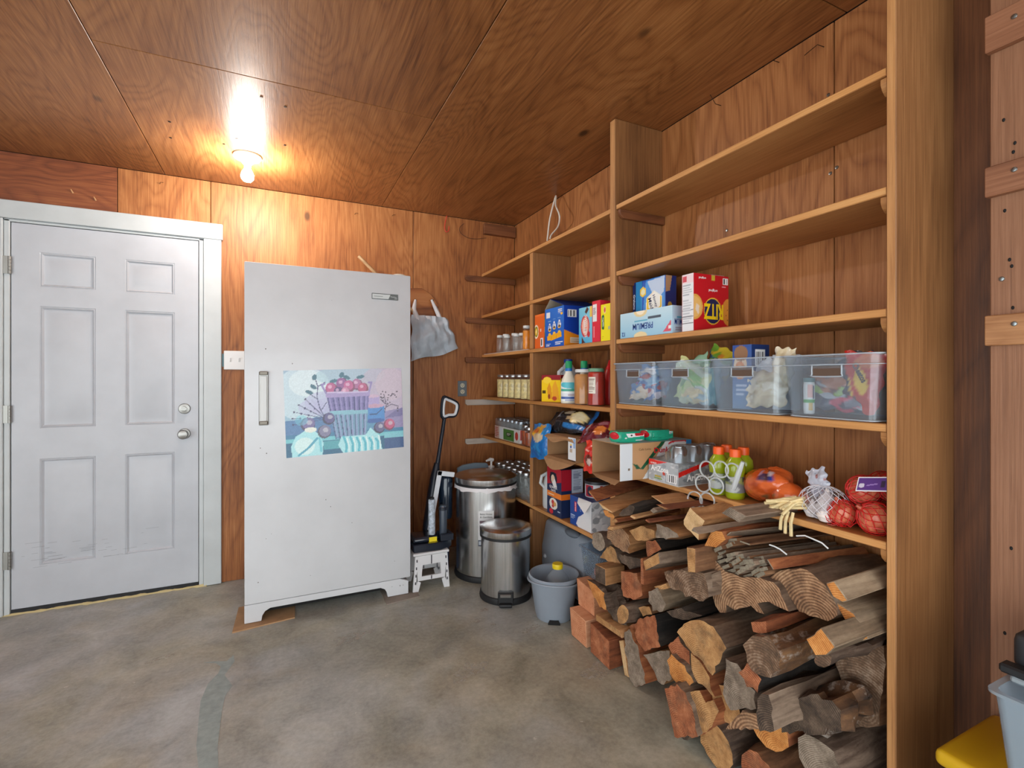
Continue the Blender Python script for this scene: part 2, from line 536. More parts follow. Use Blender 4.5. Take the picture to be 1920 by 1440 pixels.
panels(wl, 'x', XL, [(2.18, 0, YB, ZC), (1.5, 0, 2.18, ZC), (YF, 2.15, 1.5, ZC)], [M_WALL], dirn=-1)

# wear and filled crack in the slab
def blob(cx, cy, rx, ry, n=26, seed=1, rough=.25, rot=0):
    r = random.Random(seed); ph = [r.uniform(0, 6.28) for _ in range(4)]
    out = []
    for k in range(n):
        a = 2*PI*k/n
        q = 1 + rough * (math.sin(2*a+ph[0])*.5 + math.sin(3*a+ph[1])*.4 + math.sin(5*a+ph[2])*.35 + math.sin(9*a+ph[3])*.25)
        x, y = rx*q*math.cos(a), ry*q*math.sin(a)
        out.append((cx + x*math.cos(rot) - y*math.sin(rot), cy + x*math.sin(rot) + y*math.cos(rot)))
    return out
def stain_mat(name, rgb, lo, hi, scale=60, amt=0.8):
    m, nt, b = _bsdf(name)
    v = coords(nt)
    f = ramp(nt, noise(nt, v, scale, 5, .65), [(lo, (0,0,0,1)), (hi, (amt,amt,amt,1))])
    b.inputs['Base Color'].default_value = lin(rgb); b.inputs['Roughness'].default_value = .6
    nt.links.new(f, b.inputs['Alpha'])
    return m
M_STW = stain_mat('pale_scuff', (196,190,178), .40, .62, 45, .6)
M_PATCH = plain('crack_filler', (150,162,160), .5, var=.08, vscale=30, bmp=.2)
def floor_shape(name, pts, mat, z=0.0008):
    g = G(); g.add([(p[0], p[1], z) for p in pts], [list(range(len(pts)))])
    o = obj(name, g, mat, floor, smooth=False, fix=True)
    if o.data.polygons[0].normal.z < 0: o.data.flip_normals()
    return o
pp = [(372,1440),(368,1400),(372,1355),(376,1315),(390,1282),(410,1262),(414,1250),(405,1244),(380,1243),(402,1240),(425,1240),(438,1228),(440,1240),(430,1254),(421,1266),(428,1275),(436,1286),(422,1305),(417,1330),(413,1360),(408,1400),(410,1440)]
floor_shape('crack_filler_patch', [atZ(x, y, 0)[:2] for x, y in pp], M_PATCH)
for k, (x, y, rx, ry) in enumerate([(880,1258,.075,.05), (892,1165,.028,.02), (908,1144,.028,.018), (924,1170,.018,.014), (995,1180,.05,.025), (1130,1250,.10,.06), (520,1015,.03,.02), (662,1195,.10,.04), (300,1235,.05,.015)]):
    p = atZ(x, y, 0)
    floor_shape('pale_scuff', blob(p.x, p.y, rx, ry, 30, k + 3, .35, .4), M_STW, 0.0006 + k * 0.00003)

# expanding foam line under the door
g = G(); r = random.Random(4)
pts = [(DX0 - .05 + i * .024, YB - .004 - r.uniform(0, .012), .004) for i in range(39)]
g.tube(pts, [r.uniform(.004, .010) for _ in pts], 6)
obj('foam_bead', g, plain('cream_foam', (206,188,140), .8), floor)

# ------------------------------------------------------------------ door with casing
d1 = tag(thing('door_1', None, None, ((DX0 + DX1) / 2, YB, 0)), kind='structure')
yd = YB - .004                                   # face of the door leaf
xs_p = [(-1.1247, -.8926), (-.7635, -.5331)]
zs_p = [(.238, .797), (.957, 1.598), (1.6986, 1.8805)]
zs_p2 = [(.245, .782), (.940, 1.586), (1.684, 1.8700)]
def door_leaf():
    xb = [DX0] + [q for p in xs_p for q in p] + [DX1]
    zb = [.028] + [q for p in zs_p for q in p] + [DZ1 - .004]
    g = G()
    for i in range(5):
        for j in range(7):
            if i in (1, 3) and j in (1, 3, 5): continue
            g.add([(xb[i], yd, zb[j]), (xb[i+1], yd, zb[j]), (xb[i+1], yd, zb[j+1]), (xb[i], yd, zb[j+1])], [(0,1,2,3)])
    g.box(DX0, yd + .012, .028, DX1, yd + .02, DZ1 - .004)
    return g
leaf = obj('door_leaf', door_leaf(), M_DOORW, d1, world=True)
for (x0, x1) in xs_p:
    for (z0, z1) in zs_p:
        g = G(); lo = []
        for ins, dep in ((0, 0), (.004, .003), (.008, .0), (.016, .0095), (.024, .0095), (.046, .003)):
            lo.append([(x0+ins, yd+dep, z0+ins), (x1-ins, yd+dep, z0+ins), (x1-ins, yd+dep, z1-ins), (x0+ins, yd+dep, z1-ins)])
        vs = [p for l in lo for p in l]
        fs = []
        for k in range(len(lo) - 1):
            for i in range(4):
                j = (i+1) % 4; fs.append((k*4+i, k*4+j, k*4+4+j, k*4+4+i))
        b = (len(lo)-1)*4; fs.append((b, b+1, b+2, b+3))
        g.add(vs, fs)
        obj('door_panel', g, M_DOORW, d1, world=True, ang=20)
obj('threshold_sweep', G().box(DX0, yd - .004, .004, DX1, yd + .02, .027), M_BLACK, d1, world=True)
cas = YB - .022
for nm, bxs in (('side_casing', (DX1 + .028, cas, .003, DX1 + .118, YB, DZ1 + .012)), ('side_casing', (DX0 - .118, cas, .003, DX0 - .028, YB, DZ1 + .012)),
                ('head_casing', (DX0 - .125, cas - .004, DZ1 + .013, DX1 + .125, YB, DZ1 + .105)),
                ('jamb', (DX1 + .004, YB - .012, .003, DX1 + .027, YB + .012, DZ1 + .01)), ('jamb', (DX0 - .027, YB - .012, .003, DX0 - .004, YB + .012, DZ1 + .01)),
                ('jamb', (DX0 - .027, YB - .012, DZ1 - .001, DX1 + .027, YB + .012, DZ1 + .0125))):
    obj(nm, G().box(*bxs), M_WHITE, d1, bevel=.0025, world=True)
for z in (1.80, 1.035, .285):
    h = G(); h.box(DX0 - .030, YB - .0165, z - .045, DX0 - .004, YB - .0125, z + .045)
    for q in range(5):
        h.lathe([(0, 0), (.0075, 0), (.0075, .0165), (0, .0165)], (DX0 - .002, YB - .016, z - .045 + q * .018), 10)
    obj('hinge', h, plain('hinge_nickel', (150,149,144), .4, metal=1.0), d1, world=True)
def rosette(z, kind):
    g = G()
    pr = [(0, 0), (.030, 0), (.0305, .004), (.027, .010), (.013, .012)]
    if kind == 'knob': pr += [(.012, .030), (.020, .036), (.0265, .046), (.027, .056), (.022, .064), (.010, .067), (0, .0675)]
    else: pr += [(.012, .018), (0, .019)]
    g.lathe(pr, (0, 0, 0), 28)
    if kind != 'knob': g.box(-.016, -.004, .018, .016, .004, .030)
    M = Matrix.Translation((-.486, yd, z)) @ Matrix.Rotation(PI/2, 4, 'X')
    return g.xform(M)
obj('deadbolt', rosette(1.043, 'bolt'), M_STEEL, d1, world=True)
obj('door_knob', rosette(.898, 'knob'), M_STEEL, d1, world=True)
# scuffs on the lower door
g = G(); r = random.Random(11)
for k in range(34):
    x = r.uniform(DX0 + .03, DX1 - .25); z = r.uniform(.22, .36) + (x - DX0) * .02; L = r.uniform(.01, .07)
    g.add([(x, yd - .0008, z), (x + L, yd - .0008, z + L * .03), (x + L, yd - .0008, z + .0016 + L * .03), (x, yd - .0008, z + .0014)], [(0,1,2,3)])
tag(obj('scuff_marks', g, plain('scuff_grey', (150,154,160), .6), d1, world=True, smooth=False), kind='stuff')

# cleats, nails and wires fixed to the walls
def nail(pts, r=.0013, par=wr, mat=M_NAIL):
    obj('bent_nail', G().tube(pts, r, 6), mat, par)
for (x, y, dx, dy) in [(1352,198,.0,-.03), (1545,88,.02,.03), (1461,117,.01,.02), (1340,355,.0,.01)]:
    p = atX(x, y, XR); nail([p, p + Vector((-.025, .006, .004)), p + Vector((-.035, .024 + dx, .018 - dy))])
for (x, y) in [(1557,325), (1569,314), (1363,432), (1553,178), (1420,105)]:
    p = atX(x, y, XR); g = G().lathe([(0,0),(.006,0),(.005,.002),(0,.003)], (0,0,0), 10).xform(Matrix.Translation(p) @ Matrix.Rotation(-PI/2, 4, 'Y'))
    obj('nail_head', g, M_SCREW, wr)
for (x, y) in [(665,402), (735,405), (668,560), (300,345)]:
    p = atY(x, y, YB); nail([p, p + Vector((.004, -.02, .003)), p + Vector((.02, -.022, .004))], par=wb)
for k, (x, y) in enumerate([(137,362), (180,376)]):
    p = atY(x, y, YB); obj('splinter', G().tube([p, p + Vector((-.006, -.012, .016))], [.004, .002], 6), plain('splinter_pale', (196,150,104), .7), wb)
# ceiling nails and knots
for (x, y) in [(318,228), (444,260), (534,272), (320,258), (420,270), (535,200), (490,182)]:
    p = atZ(x, y, ZC); g = G().lathe([(0,-.002),(.006,-.002),(.006,0)], p, 8); obj('nail_head', g, M_NAIL, ceil)

# ------------------------------------------------------------------ plywood panel door with battens on the right
pd = thing('plank_door', 'brown plywood door panel with three cross battens beside the shelves', 'door', (1.54, .15, .1))
px_ = 1.545
ye = yx(1856, px_)
obj('panel', G().box(px_, -.62, .06, px_ + .02, ye, ZC - .01), M_BROWN, pd, bevel=.002, world=True)
M_BATT = wood('batten_y', (112,70,48), (142,94,66), (168,118,88), 'y', fig=8, wide=4, rough=.55, grain=.7, blot=.4)
M_BATL = wood('batten_light_y', (150,100,62), (184,134,90), (204,158,114), 'y', fig=8, wide=4, rough=.55, grain=.6, blot=.4)
for (yt, yb_, m) in ((313,369,M_BATT), (592,648,M_BATL), (30,98,M_BATT)):
    zt, zb = atX(1853, yt, px_ - .02).z, atX(1853, yb_, px_ - .02).z
    b_ = obj('batten', G().box(px_ - .02, -.62, zb, px_, ye + .003, zt), m, pd, bevel=.002, world=True)
    for q in range(2):
        p = Vector((px_ - .02, ye - .05 - q * .025, (zt + zb) / 2 + .012 - q * .026))
        obj('screw', G().lathe([(0,0),(.006,0),(.005,.002),(0,.003)], (0,0,0), 10).xform(Matrix.Translation(p) @ Matrix.Rotation(-PI/2, 4, 'Y')), M_SCREW, pd, world=True)
for (x, y) in ((1878,523),):
    p = atX(x, y, px_)
    obj('screw', G().lathe([(0,0),(.006,0),(.005,.002),(0,.003)], (0,0,0), 10).xform(Matrix.Translation(p) @ Matrix.Rotation(-PI/2, 4, 'Y')), M_SCREW, pd, world=True)
g = G()
for (x, y) in [(1882,225), (1903,268), (1900,285), (1884,395), (1893,487), (1897,499), (1899,577), (1896,1028), (1884,1187)]:
    p = atX(x, y, px_); g.sphere(p, .003, .003, .0045, 8, 6)
tag(obj('nail_holes', g, M_DARK, pd, world=True), kind='stuff')

# ------------------------------------------------------------------ shelving
XF = 1.37
YD0, YD1 = 1.794, 1.832          # tall divider
YM0, YM1 = 2.597, 2.638          # middle divider
YP0, YP1 = .684, .706            # end post
XRb = XR - .001
TH = .021
ZR = {'R1': 1.996, 'R2': 1.698, 'R3': 1.394, 'R4': 1.106, 'R5': .811}      # tops, right bay
ZL = {'L1': 1.992, 'L2': 1.684, 'L3': 1.393, 'L4': 1.085, 'L5': .800, 'L6': .456}
sh = thing('wall_shelving', 'built-in pine shelving with two bays covering the right wall', 'shelving', (1.5, 1.9, 0))
M_EDGE_Y = wood('sawn_edge_y', (170,112,58), (204,146,86), (224,176,118), 'y', fig=4, wide=5, rough=0.55, grain=0.7, blot=0.4)
M_EDGE_Z = wood('sawn_edge_z', (158,106,60), (196,142,88), (218,170,116), 'z', fig=4, wide=5, rough=0.55, grain=0.7, blot=0.4)
def shp(nm, b, m, bv=.002):
    g = G().box(*b)
    g.m[5] = 1                    # the sawn front edge is paler than the faces
    return obj(nm, g, [m, M_EDGE_Y if m is M_SHELF_Y else M_EDGE_Z], sh, bevel=bv, world=True)
shp('upright', (XF - .004, YD0, .001, XRb, YD1, ZC - .001), M_SHELF_Z)
shp('upright', (XF - .004, YP0, .001, XRb, YP1, ZC - .001), M_SHELF_Z)
for k, z in ZR.items():
    shp('shelf', (XF, YP1 + .001, z - TH, XRb - .001, YD0 - .001, z), M_SHELF_Y)
for k, z in ZL.items():
    xf = XF + (.015 if k == 'L6' else 0)
    shp('shelf', (xf, YD1 + .001, z - TH, XRb - .001, YB - .001, z), M_SHELF_Y)
zz = [0.001] + [q for z in sorted(ZL.values()) for q in (z - TH - .0005, z + .0005)]
for a, b in zip(zz[0::2], zz[1::2]):
    shp('divider', (XF + .004, YM0, a, XRb, YM1, b), M_SHELF_Z)
# rounded cleats under the shelf ends
def cleat(y0, y1, z, m=M_CLEAT_X, x0=XF + .008):
    P = [(x0, z), (x0, z - .014), (x0 + .006, z - .026), (x0 + .02, z - .038), (XRb - .002, z - .038), (XRb - .002, z)]
    obj('cleat', G().prism([(x, y0, q) for x, q in P], (0, y1 - y0, 0)), m, sh, bevel=.0015, world=True)
for k, z in ZR.items():
    cleat(YP1 + .0005, YP1 + .020, z - TH - .0005, M_SHELF_Y)
    cleat(YD0 - .020, YD0 - .0005, z - TH - .0005)
for k, z in ZL.items():
    if k in ('L1', 'L2', 'L3', 'L4', 'L5'): cleat(YD1 + .0005, YD1 + .020, z - TH - .0005, M_SHELF_Y)
# long cleats on the back wall carry the left ends
for k, z in ZL.items():
    m = M_CLEATW if k in ('L4', 'L5') else M_CLEAT_X
    P = [(1.235, z - TH - .001), (1.235, z - TH - .03), (1.25, z - TH - .042), (XRb - .003, z - TH - .042), (XRb - .003, z - TH - .001)]
    obj('wall_cleat', G().prism([(x, YB - .020, q) for x, q in P], (0, .019, 0)), m, sh, bevel=.0015, world=True)
p0, p1 = atY(905, 418, YB), atY(905, 440, YB)
tag(obj('ledger_block', G().box(p0.x, YB - .035, p1.z, XRb - .003, YB - .001, p0.z - .01), M_CLEAT_X, wb, bevel=.002))

# ------------------------------------------------------------------ ceiling lamp
lp = atZ(464, 292, ZC)
lamp = thing('ceiling_bulb_holder', 'white porcelain lamp holder with lit bare bulb on plywood ceiling', 'ceiling light', (lp.x, lp.y, ZC))
obj('base', G().lathe([(.066, 0), (.067, -.008), (.060, -.016), (.034, -.022), (.026, -.040), (.022, -.044), (0, -.044)][::-1], (0,0,0), 32), plain('porcelain', (236,236,232), .25), lamp)
obj('socket', G().lathe([(0,-.060),(.016,-.060),(.017,-.052),(.019,-.044)], (0,0,0), 20), plain('socket_grey', (190,190,186), .4), lamp)
mb = bpy.data.materials.new('lit_bulb'); mb.use_nodes = True
nt = mb.node_tree; nt.nodes.clear()
em = N(nt, 'ShaderNodeEmission'); em.inputs[0].default_value = (1.0, .95, .88, 1); em.inputs[1].default_value = BULB_POWER
nt.links.new(em.outputs[0], N(nt, 'ShaderNodeOutputMaterial').inputs[0])
obj('bulb', G().lathe([(.014,-.060),(.016,-.070),(.026,-.088),(.031,-.104),(.029,-.121),(.019,-.133),(0,-.138)][::-1], (0,0,0), 24), mb, lamp)

# ------------------------------------------------------------------ wall bits
sw = thing('switch_plate', 'white double light switch plate between door and freezer', 'light switch', (-.225, YB, 1.325))
obj('plate', G().box(-.289, YB - .006, 1.271, -.172, YB, 1.384), plain('switch_white', (232,232,232), .35), sw, bevel=.003, world=True)
for x in (-.253, -.207):
    obj('toggle', G().prism([(x - .005, YB - .006, 1.318), (x + .005, YB - .006, 1.318), (x + .004, YB - .016, 1.338), (x - .004, YB - .016, 1.338)], (0, 0, .006)), plain('switch_white', (232,232,232)), sw, world=True)
obj('box_edge', G().box(-.298, YB - .003, 1.288, -.289, YB, 1.366), plain('box_blue', (92,128,138), .5), sw, world=True)
p0, p1 = atY(858, 714, YB), atY(872, 743, YB)
ou = thing('wall_outlet', 'grey duplex power outlet beside the shelf ends', 'outlet', ((p0.x + p1.x)/2, YB, (p0.z+p1.z)/2))
obj('plate', G().box(p0.x, YB - .006, p1.z, p1.x + .012, YB, p0.z), plain('outlet_grey', (120,130,138), .4, metal=.6), ou, bevel=.002, world=True)
for zc in (p0.z*.7 + p1.z*.3, p0.z*.3 + p1.z*.7):
    s_ = obj('socket', G().lathe([(0,0),(.016,0),(.016,.003),(0,.003)], (0,0,0), 18).xform(Matrix.Translation(((p0.x+p1.x)/2 + .006, YB - .006, zc)) @ Matrix.Rotation(PI/2, 4, 'X')), plain('socket_ivory', (214,208,186), .4), ou, world=True)
    q = G()
    for dx in (-.006, .006): q.box((p0.x+p1.x)/2 + .006 + dx - .0012, YB - .0098, zc - .001, (p0.x+p1.x)/2 + .006 + dx + .0012, YB - .0088, zc + .008)
    q.box((p0.x+p1.x)/2 + .004, YB - .0098, zc - .009, (p0.x+p1.x)/2 + .008, YB - .0088, zc - .005)
    obj('slots', q, M_DARK, ou, world=True)

# wires near the ceiling
def wire(name, label, pts, r, mat, cat='cord'):
    P = []
    for i in range(len(pts) - 1):
        p0_, p1_, p2_, p3_ = [Vector(pts[max(0, min(len(pts)-1, i + q))]) for q in (-1, 0, 1, 2)]
        for s_ in range(6):
            t = s_ / 6
            P.append(0.5 * ((2*p1_) + (-p0_+p2_)*t + (2*p0_-5*p1_+4*p2_-p3_)*t*t + (-p0_+3*p1_-3*p2_+p3_)*t**3))
    P.append(Vector(pts[-1]))
    return tag(obj(name, G().tube(P, r, 8), mat), label, cat)
ww = [atX(1026,452,1.60), atX(1031,410,1.60), atX(1042,368,1.60), atX(1042,385,1.56), atX(1049,405,1.55), atX(1046,425,1.57), atX(1034,440,1.60), atX(1031,448,1.6)]
wire('white_cable', 'white electrical cable looped up to the ceiling above the left shelves', ww, .005, plain('cable_white', (226,222,212), .45))
wire('red_wire_loop', 'thin red wire loop hanging on the back wall near the ceiling', [atY(x, y, YB - .008) for x, y in [(838,403),(836,412),(834,422),(834,430),(837,435),(841,432),(842,424)]], .0028, plain('wire_red', (214,64,52), .45))
wire('dark_wire_loop', 'thin brown wire drooping on the back wall beside the corner block', [atY(x, y, YB - .006) for x, y in [(870,419),(862,427),(864,437),(878,446),(895,448),(912,446)]], .0016, plain('wire_brown', (72,44,28), .5))
st = [atY(672,480,YB - .10), atY(700,508,YB - .09), atY(792,602,YB - .06)]
tag(obj('wooden_dowel', G().tube([st[0], st[1], st[2]], .011, 12), wood('dowel_pale', (176,140,98), (206,172,130), (222,192,150), 'x', rough=.5)), 'pale wooden dowel poking up behind the white freezer', 'dowel')

# ================================================================== FREEZER
FX0, FX1, FY, FZ = -.147, .678, 2.752, 1.796
M_FRIDGE = plain('freezer_enamel', (214,216,220), .30, var=.02, vscale=5, coat=.25)
fr = thing('upright_freezer', 'tall white upright freezer standing against the back wall', 'freezer', ((FX0 + FX1)/2, FY + .3, .008))
obj('cabinet', G().box(FX0 + .002, FY + .045, .10, FX1 - .002, FY + .545, FZ - .012), M_FRIDGE, fr, bevel=.006, world=True)
obj('door', G().box(FX0, FY, .100, FX1, FY + .040, FZ), M_FRIDGE, fr, bevel=.006, seg=2, world=True)
def kick():
    P = [(FX0, .098), (FX0, .009), (FX0 + .075, .009), (FX0 + .080, .035), (FX0 + .092, .054), (FX0 + .115, .066),
         (FX1 - .165, .066), (FX1 - .142, .054), (FX1 - .131, .035), (FX1 - .126, .009), (FX1 - .012, .009), (FX1 - .012, .080), (FX1 - .06, .098)]
    return G().prism([(x, FY + .004, z) for x, z in P], (0, .03, 0))
obj('base_rail', kick(), M_FRIDGE, fr, bevel=.0015, world=True)
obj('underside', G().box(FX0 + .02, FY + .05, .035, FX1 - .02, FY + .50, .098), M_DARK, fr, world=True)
for x in (FX0 + .05, FX1 - .07):
    obj('rear_foot', G().lathe([(0,0),(.02,0),(.02,.03),(0,.03)], (x, FY + .45, .006), 12), M_BLACK, fr, world=True)
hd = obj('handle', G().box(-.078, FY - .016, 1.005, -.046, FY - .008, 1.232), plain('handle_white', (222,224,224), .35), fr, bevel=.003, world=True)
obj('handle_bezel', G().box(-.083, FY - .008, .985, -.041, FY + .002, 1.252), plain('handle_bezel_grey', (150,150,146), .3, metal=.7), fr, bevel=.002, world=True)
for z in (.989, 1.236):
    obj('handle_cap', G().box(-.081, FY - .018, z - .001, -.043, FY - .006, z + .018), plain('handle_cap_grey', (128,122,112), .4, metal=.5), fr, bevel=.003, world=True)
obj('hinge_cover', G().lathe([(0,0),(.045,0),(.045,.007),(.03,.014),(0,.016)], (FX1 - .055, FY + .05, FZ - .004), 20), plain('hinge_cream', (226,222,210), .5), fr, world=True)
q0, q1 = atY(697, 548, FY), atY(746, 563, FY)
bd = Cv(70, 24, (88,92,92)); bd.rect(.03,.14,.97,.86,(206,210,210)); bd.poly([(.63,.14),(.70,.86),(.97,.86),(.97,.14)], (96,100,100))
bd.lineset(.08,.40,.60,.62,1,(120,126,126)); bd.line([(.72,.56),(.78,.50),(.86,.52),(.93,.46)], .02, (170,174,174)); bd.rect(.86,.2,.96,.3,(190,194,194))
obj('badge', G().box(q0.x, FY - .004, q1.z - .002, q1.x, FY - .0005, q0.z - .004), plain('badge_metal', (120,124,124), .3, metal=.6), fr, bevel=.001, world=True)
sheet('badge_print', (q0.x, FY - .004, q1.z - .002), (q1.x - q0.x, 0, 0), (0, 0, q0.z - q1.z - .002), bd, fr, world=True)
# enamel chips and specks
g = G(); r = random.Random(5)
for (x, y) in [(484,1092),(582,1079),(622,563),(498,654),(548,682),(611,937),(509,1001),(499,1010),(488,840),(500,850),(756,1097),(750,1098),(735,1100),(700,1120),(565,700),(620,950),(740,1052),(660,980)]:
    p = atY(x, y, FY); s_ = r.uniform(.0012, .0035)
    g.add([(p.x + s_*math.cos(a)*r.uniform(.5,1), FY - .0006, p.z + s_*1.5*math.sin(a)*r.uniform(.5,1)) for a in [k*PI/3 for k in range(6)]], [(0,1,2,3,4,5)])
tag(obj('enamel_chips', g, plain('chip_dark', (78,70,66), .7), fr, world=True, smooth=False), kind='stuff')
# cardboard shims under the feet
M_CARD = plain('cardboard_brown', (176,138,100), .8, var=.06, vscale=20)
M_CARDG = plain('cardboard_grey', (140,128,118), .8, var=.08, vscale=20)
def shim(nm, lab, px, z1, m):
    P = [atZ(x, y, 0) for x, y in px]
    tag(obj(nm, G().prism([(p.x, p.y, 0) for p in P], (0,0,z1)), m), lab, 'cardboard')
P_ = [(-.185, 2.98), (-.195, 2.70), (.08, 2.735), (.09, 2.98)]
tag(obj('cardboard_shim', G().prism([(x, y, .0002) for x, y in P_], (0,0,.006)), M_CARD), 'brown cardboard sheet sticking out under the left freezer foot', 'cardboard')
P_ = [(.53, 2.95), (.53, 2.68), (.715, 2.70), (.72, 2.755), (.685, 2.757), (.685, 2.95)]
tag(obj('cardboard_shim', G().prism([(x, y, .0002) for x, y in P_], (0,0,.006)), M_CARDG), 'grey cardboard scrap under the right freezer foot', 'cardboard')

# the printed picture on the freezer door
def painting():
    c = Cv(190, 132)
    c.grad((150,196,214), (186,178,204), 20)
    c.ell(.14,.72,.22,.30,(214,232,238),.7); c.ell(.20,.85,.16,.16,(226,240,244),.7); c.ell(.55,.92,.30,.12,(168,204,216),.6)
    c.ell(.85,.70,.25,.35,(196,178,196),.6); c.ell(.9,.8,.14,.2,(206,188,200),.6)
    c.rect(0,0,1,.42,(92,150,186)); c.poly([(0,.42),(.4,.46),(.4,.2),(0,.2)], (84,128,176)); c.poly([(.8,.46),(1,.50),(1,.2),(.72,.25)], (150,140,182)); c.poly([(.83,.38),(.93,.47),(1,.50),(1,.40)], (120,112,160))
    c.rect(0,.18,1,.26,(64,128,166)); c.rect(0,0,1,.20,(44,104,138)); c.rect(0,.17,1,.21,(120,200,210)); c.rect(.3,.06,.48,.16,(84,168,180)); c.rect(.82,.0,1,.14,(60,92,140)); c.rect(.82,.14,1,.20,(130,200,212))
    for (x, y, s_) in ((.30,.62,.2),(.36,.55,.2),(.22,.56,.16)): c.ell(x,y,s_*.7,s_*.6,(186,184,220),.5)
    dk = (70,72,120)
    c.line([(.33,.40),(.28,.55),(.26,.68),(.27,.80),(.25,.90)], .004, dk)
    c.line([(.27,.80),(.33,.85)], .003, dk); c.line([(.26,.66),(.20,.72)], .003, dk); c.line([(.29,.52),(.34,.62)], .003, dk)
    for k, a in enumerate((2.2,2.5,2.8,3.05,3.3)):
        for L in (.14,.20,.26):
            x, y = .32 + L*math.cos(a), .42 + L*1.15*math.sin(a)*1.0
            c.line([(.33,.42),(x, y)], .0022, dk); c.ell(x,y,.008,.011,(60,56,100))
    for (x,y,rt) in ((.245,.91,1.4),(.235,.80,2.2),(.20,.74,2.6),(.40,.86,.4),(.47,.93,1.3),(.51,.90,-.6),(.63,.90,.3),(.62,.80,.2)):
        c.ell(x,y,.035,.020,(62,110,130),1,rt)
    # second twig at right
    c.line([(.83,.44),(.85,.55),(.83,.68)], .003, (60,44,80)); c.line([(.85,.52),(.90,.55),(.96,.52)], .003, (60,44,80)); c.line([(.84,.56),(.80,.62)], .003, (60,44,80))
    for k in range(26):
        rr = random.Random(k); c.ell(.84 + rr.uniform(-.06,.12), .58 + rr.uniform(-.12,.14), .006, .009, (58,36,62))
    # stacked tins right of the basket
    c.rect(.68,.55,.79,.66,(176,158,206)); c.ell(.735,.66,.055,.02,(206,176,200)); c.rect(.66,.36,.83,.54,(74,140,206)); c.ell(.745,.54,.085,.025,(200,160,186)); c.ell(.745,.36,.085,.03,(60,100,170)); c.line([(.70,.44),(.76,.44),(.81,.50)], .004, (40,70,120))
    # apples in the basket
    for (x,y,rx,col) in ((.38,.77,.048,(188,92,142)),(.47,.82,.050,(150,88,150)),(.60,.81,.045,(176,110,158)),(.53,.79,.048,(196,96,150)),(.65,.76,.045,(186,84,128)),(.44,.73,.04,(88,60,120)),(.50,.72,.04,(206,140,176))):
        c.ell(x,y,rx,rx*1.5,tuple(v*.7 for v in col)); c.ell(x-.006,y+.012,rx*.85,rx*1.25,col); c.ell(x-.012,y+.025,rx*.35,rx*.45,(232,196,220),.7)
    # basket
    c.poly([(.335,.70),(.70,.70),(.665,.20),(.40,.20)], (120,110,170)); c.ell(.53,.205,.135,.05,(96,150,180))
    c.poly([(.36,.48),(.685,.48),(.665,.20),(.40,.20)], (112,158,186))
    for k in range(8):
        x0 = .345 + k*.0445; x1 = .405 + k*.0335
        c.line([(x0,.68),(x1,.18)], .0035, (66,66,120)); c.line([(x0+.018,.66),(x1+.012,.2)], .006, (176,168,214),.55)
    c.poly([(.325,.735),(.71,.725),(.705,.665),(.335,.67)], (168,150,200)); c.poly([(.325,.735),(.71,.725),(.709,.71),(.327,.718)], (206,190,224)); c.poly([(.36,.51),(.685,.50),(.683,.455),(.365,.46)], (136,190,208))
    c.line([(.335,.72),(.30,.82),(.325,.83)], .008, (150,136,190)); c.line([(.70,.72),(.725,.83),(.70,.83)], .008, (150,136,190))
    # cloth
    cl = (176,232,238)
    c.poly([(.45,.20),(.66,.20),(.70,.28),(.78,.18),(.80,0),(.46,0),(.42,.10)], cl)
    for k in range(6):
        x = .47 + k*.055; c.line([(x,.19 - .01*k),(x+.02,.10),(x+.015,0)], .010, (90,190,208)); c.line([(x+.026,.17),(x+.04,.08),(x+.04,0)], .006, (228,250,250))
    c.poly([(.08,.24),(.20,.33),(.27,.24),(.30,.14),(.29,0),(.05,0),(.04,.12)], cl); c.ell(.15,.12,.08,.10,(226,248,246),.8); c.line([(.10,.02),(.18,.10),(.25,.20)], .008, (86,170,196)); c.line([(.27,.20),(.28,.05)], .010, (120,206,220))
    # apples on the table
    for (x,y,rx,col) in ((.18,.37,.058,(120,110,160)),(.31,.27,.055,(130,128,160)),(.35,.42,.05,(96,90,140)),(.78,.27,.050,(104,100,140)),(.87,.30,.050,(196,92,130))):
        c.ell(x,y,rx,rx*1.4,tuple(v*.65 for v in col)); c.ell(x+.006,y+.01,rx*.85,rx*1.2,col); c.ell(x+.012,y+.02,rx*.4,rx*.5,(206,206,214),.7)
    c.ell(.20,.305,.05,.03,(236,240,228))
    c.ell(.13,.42,.05,.06,(120,206,220),.5)
    return c.speck(5)
P00, P10, P11, P01 = atY(537,859,FY), atY(757,838,FY), atY(752,690,FY), atY(531,695,FY)
po = thing('apple_picture', 'blue toned picture of an apple basket stuck on the freezer door', 'picture', ((P00.x+P10.x)/2, FY - .001, P00.z))
def bil(u, v, y):
    p = (P00*(1-u)+P10*u)*(1-v) + (P01*(1-u)+P11*u)*v
    return Vector((p.x, y, p.z))
obj('backing_sheet', G().prism([bil(0,0,FY - .0002), bil(1,0,FY - .0002), bil(1,1,FY - .0002), bil(0,1,FY - .0002)], (0,-.0012,0)), plain('poster_white', (226,232,236), .4), po, world=True)
surf('picture_print', lambda u, v: bil(u, v, FY - .0018), painting(), vcol('poster_print', .3, coat=.3), po, world=True)

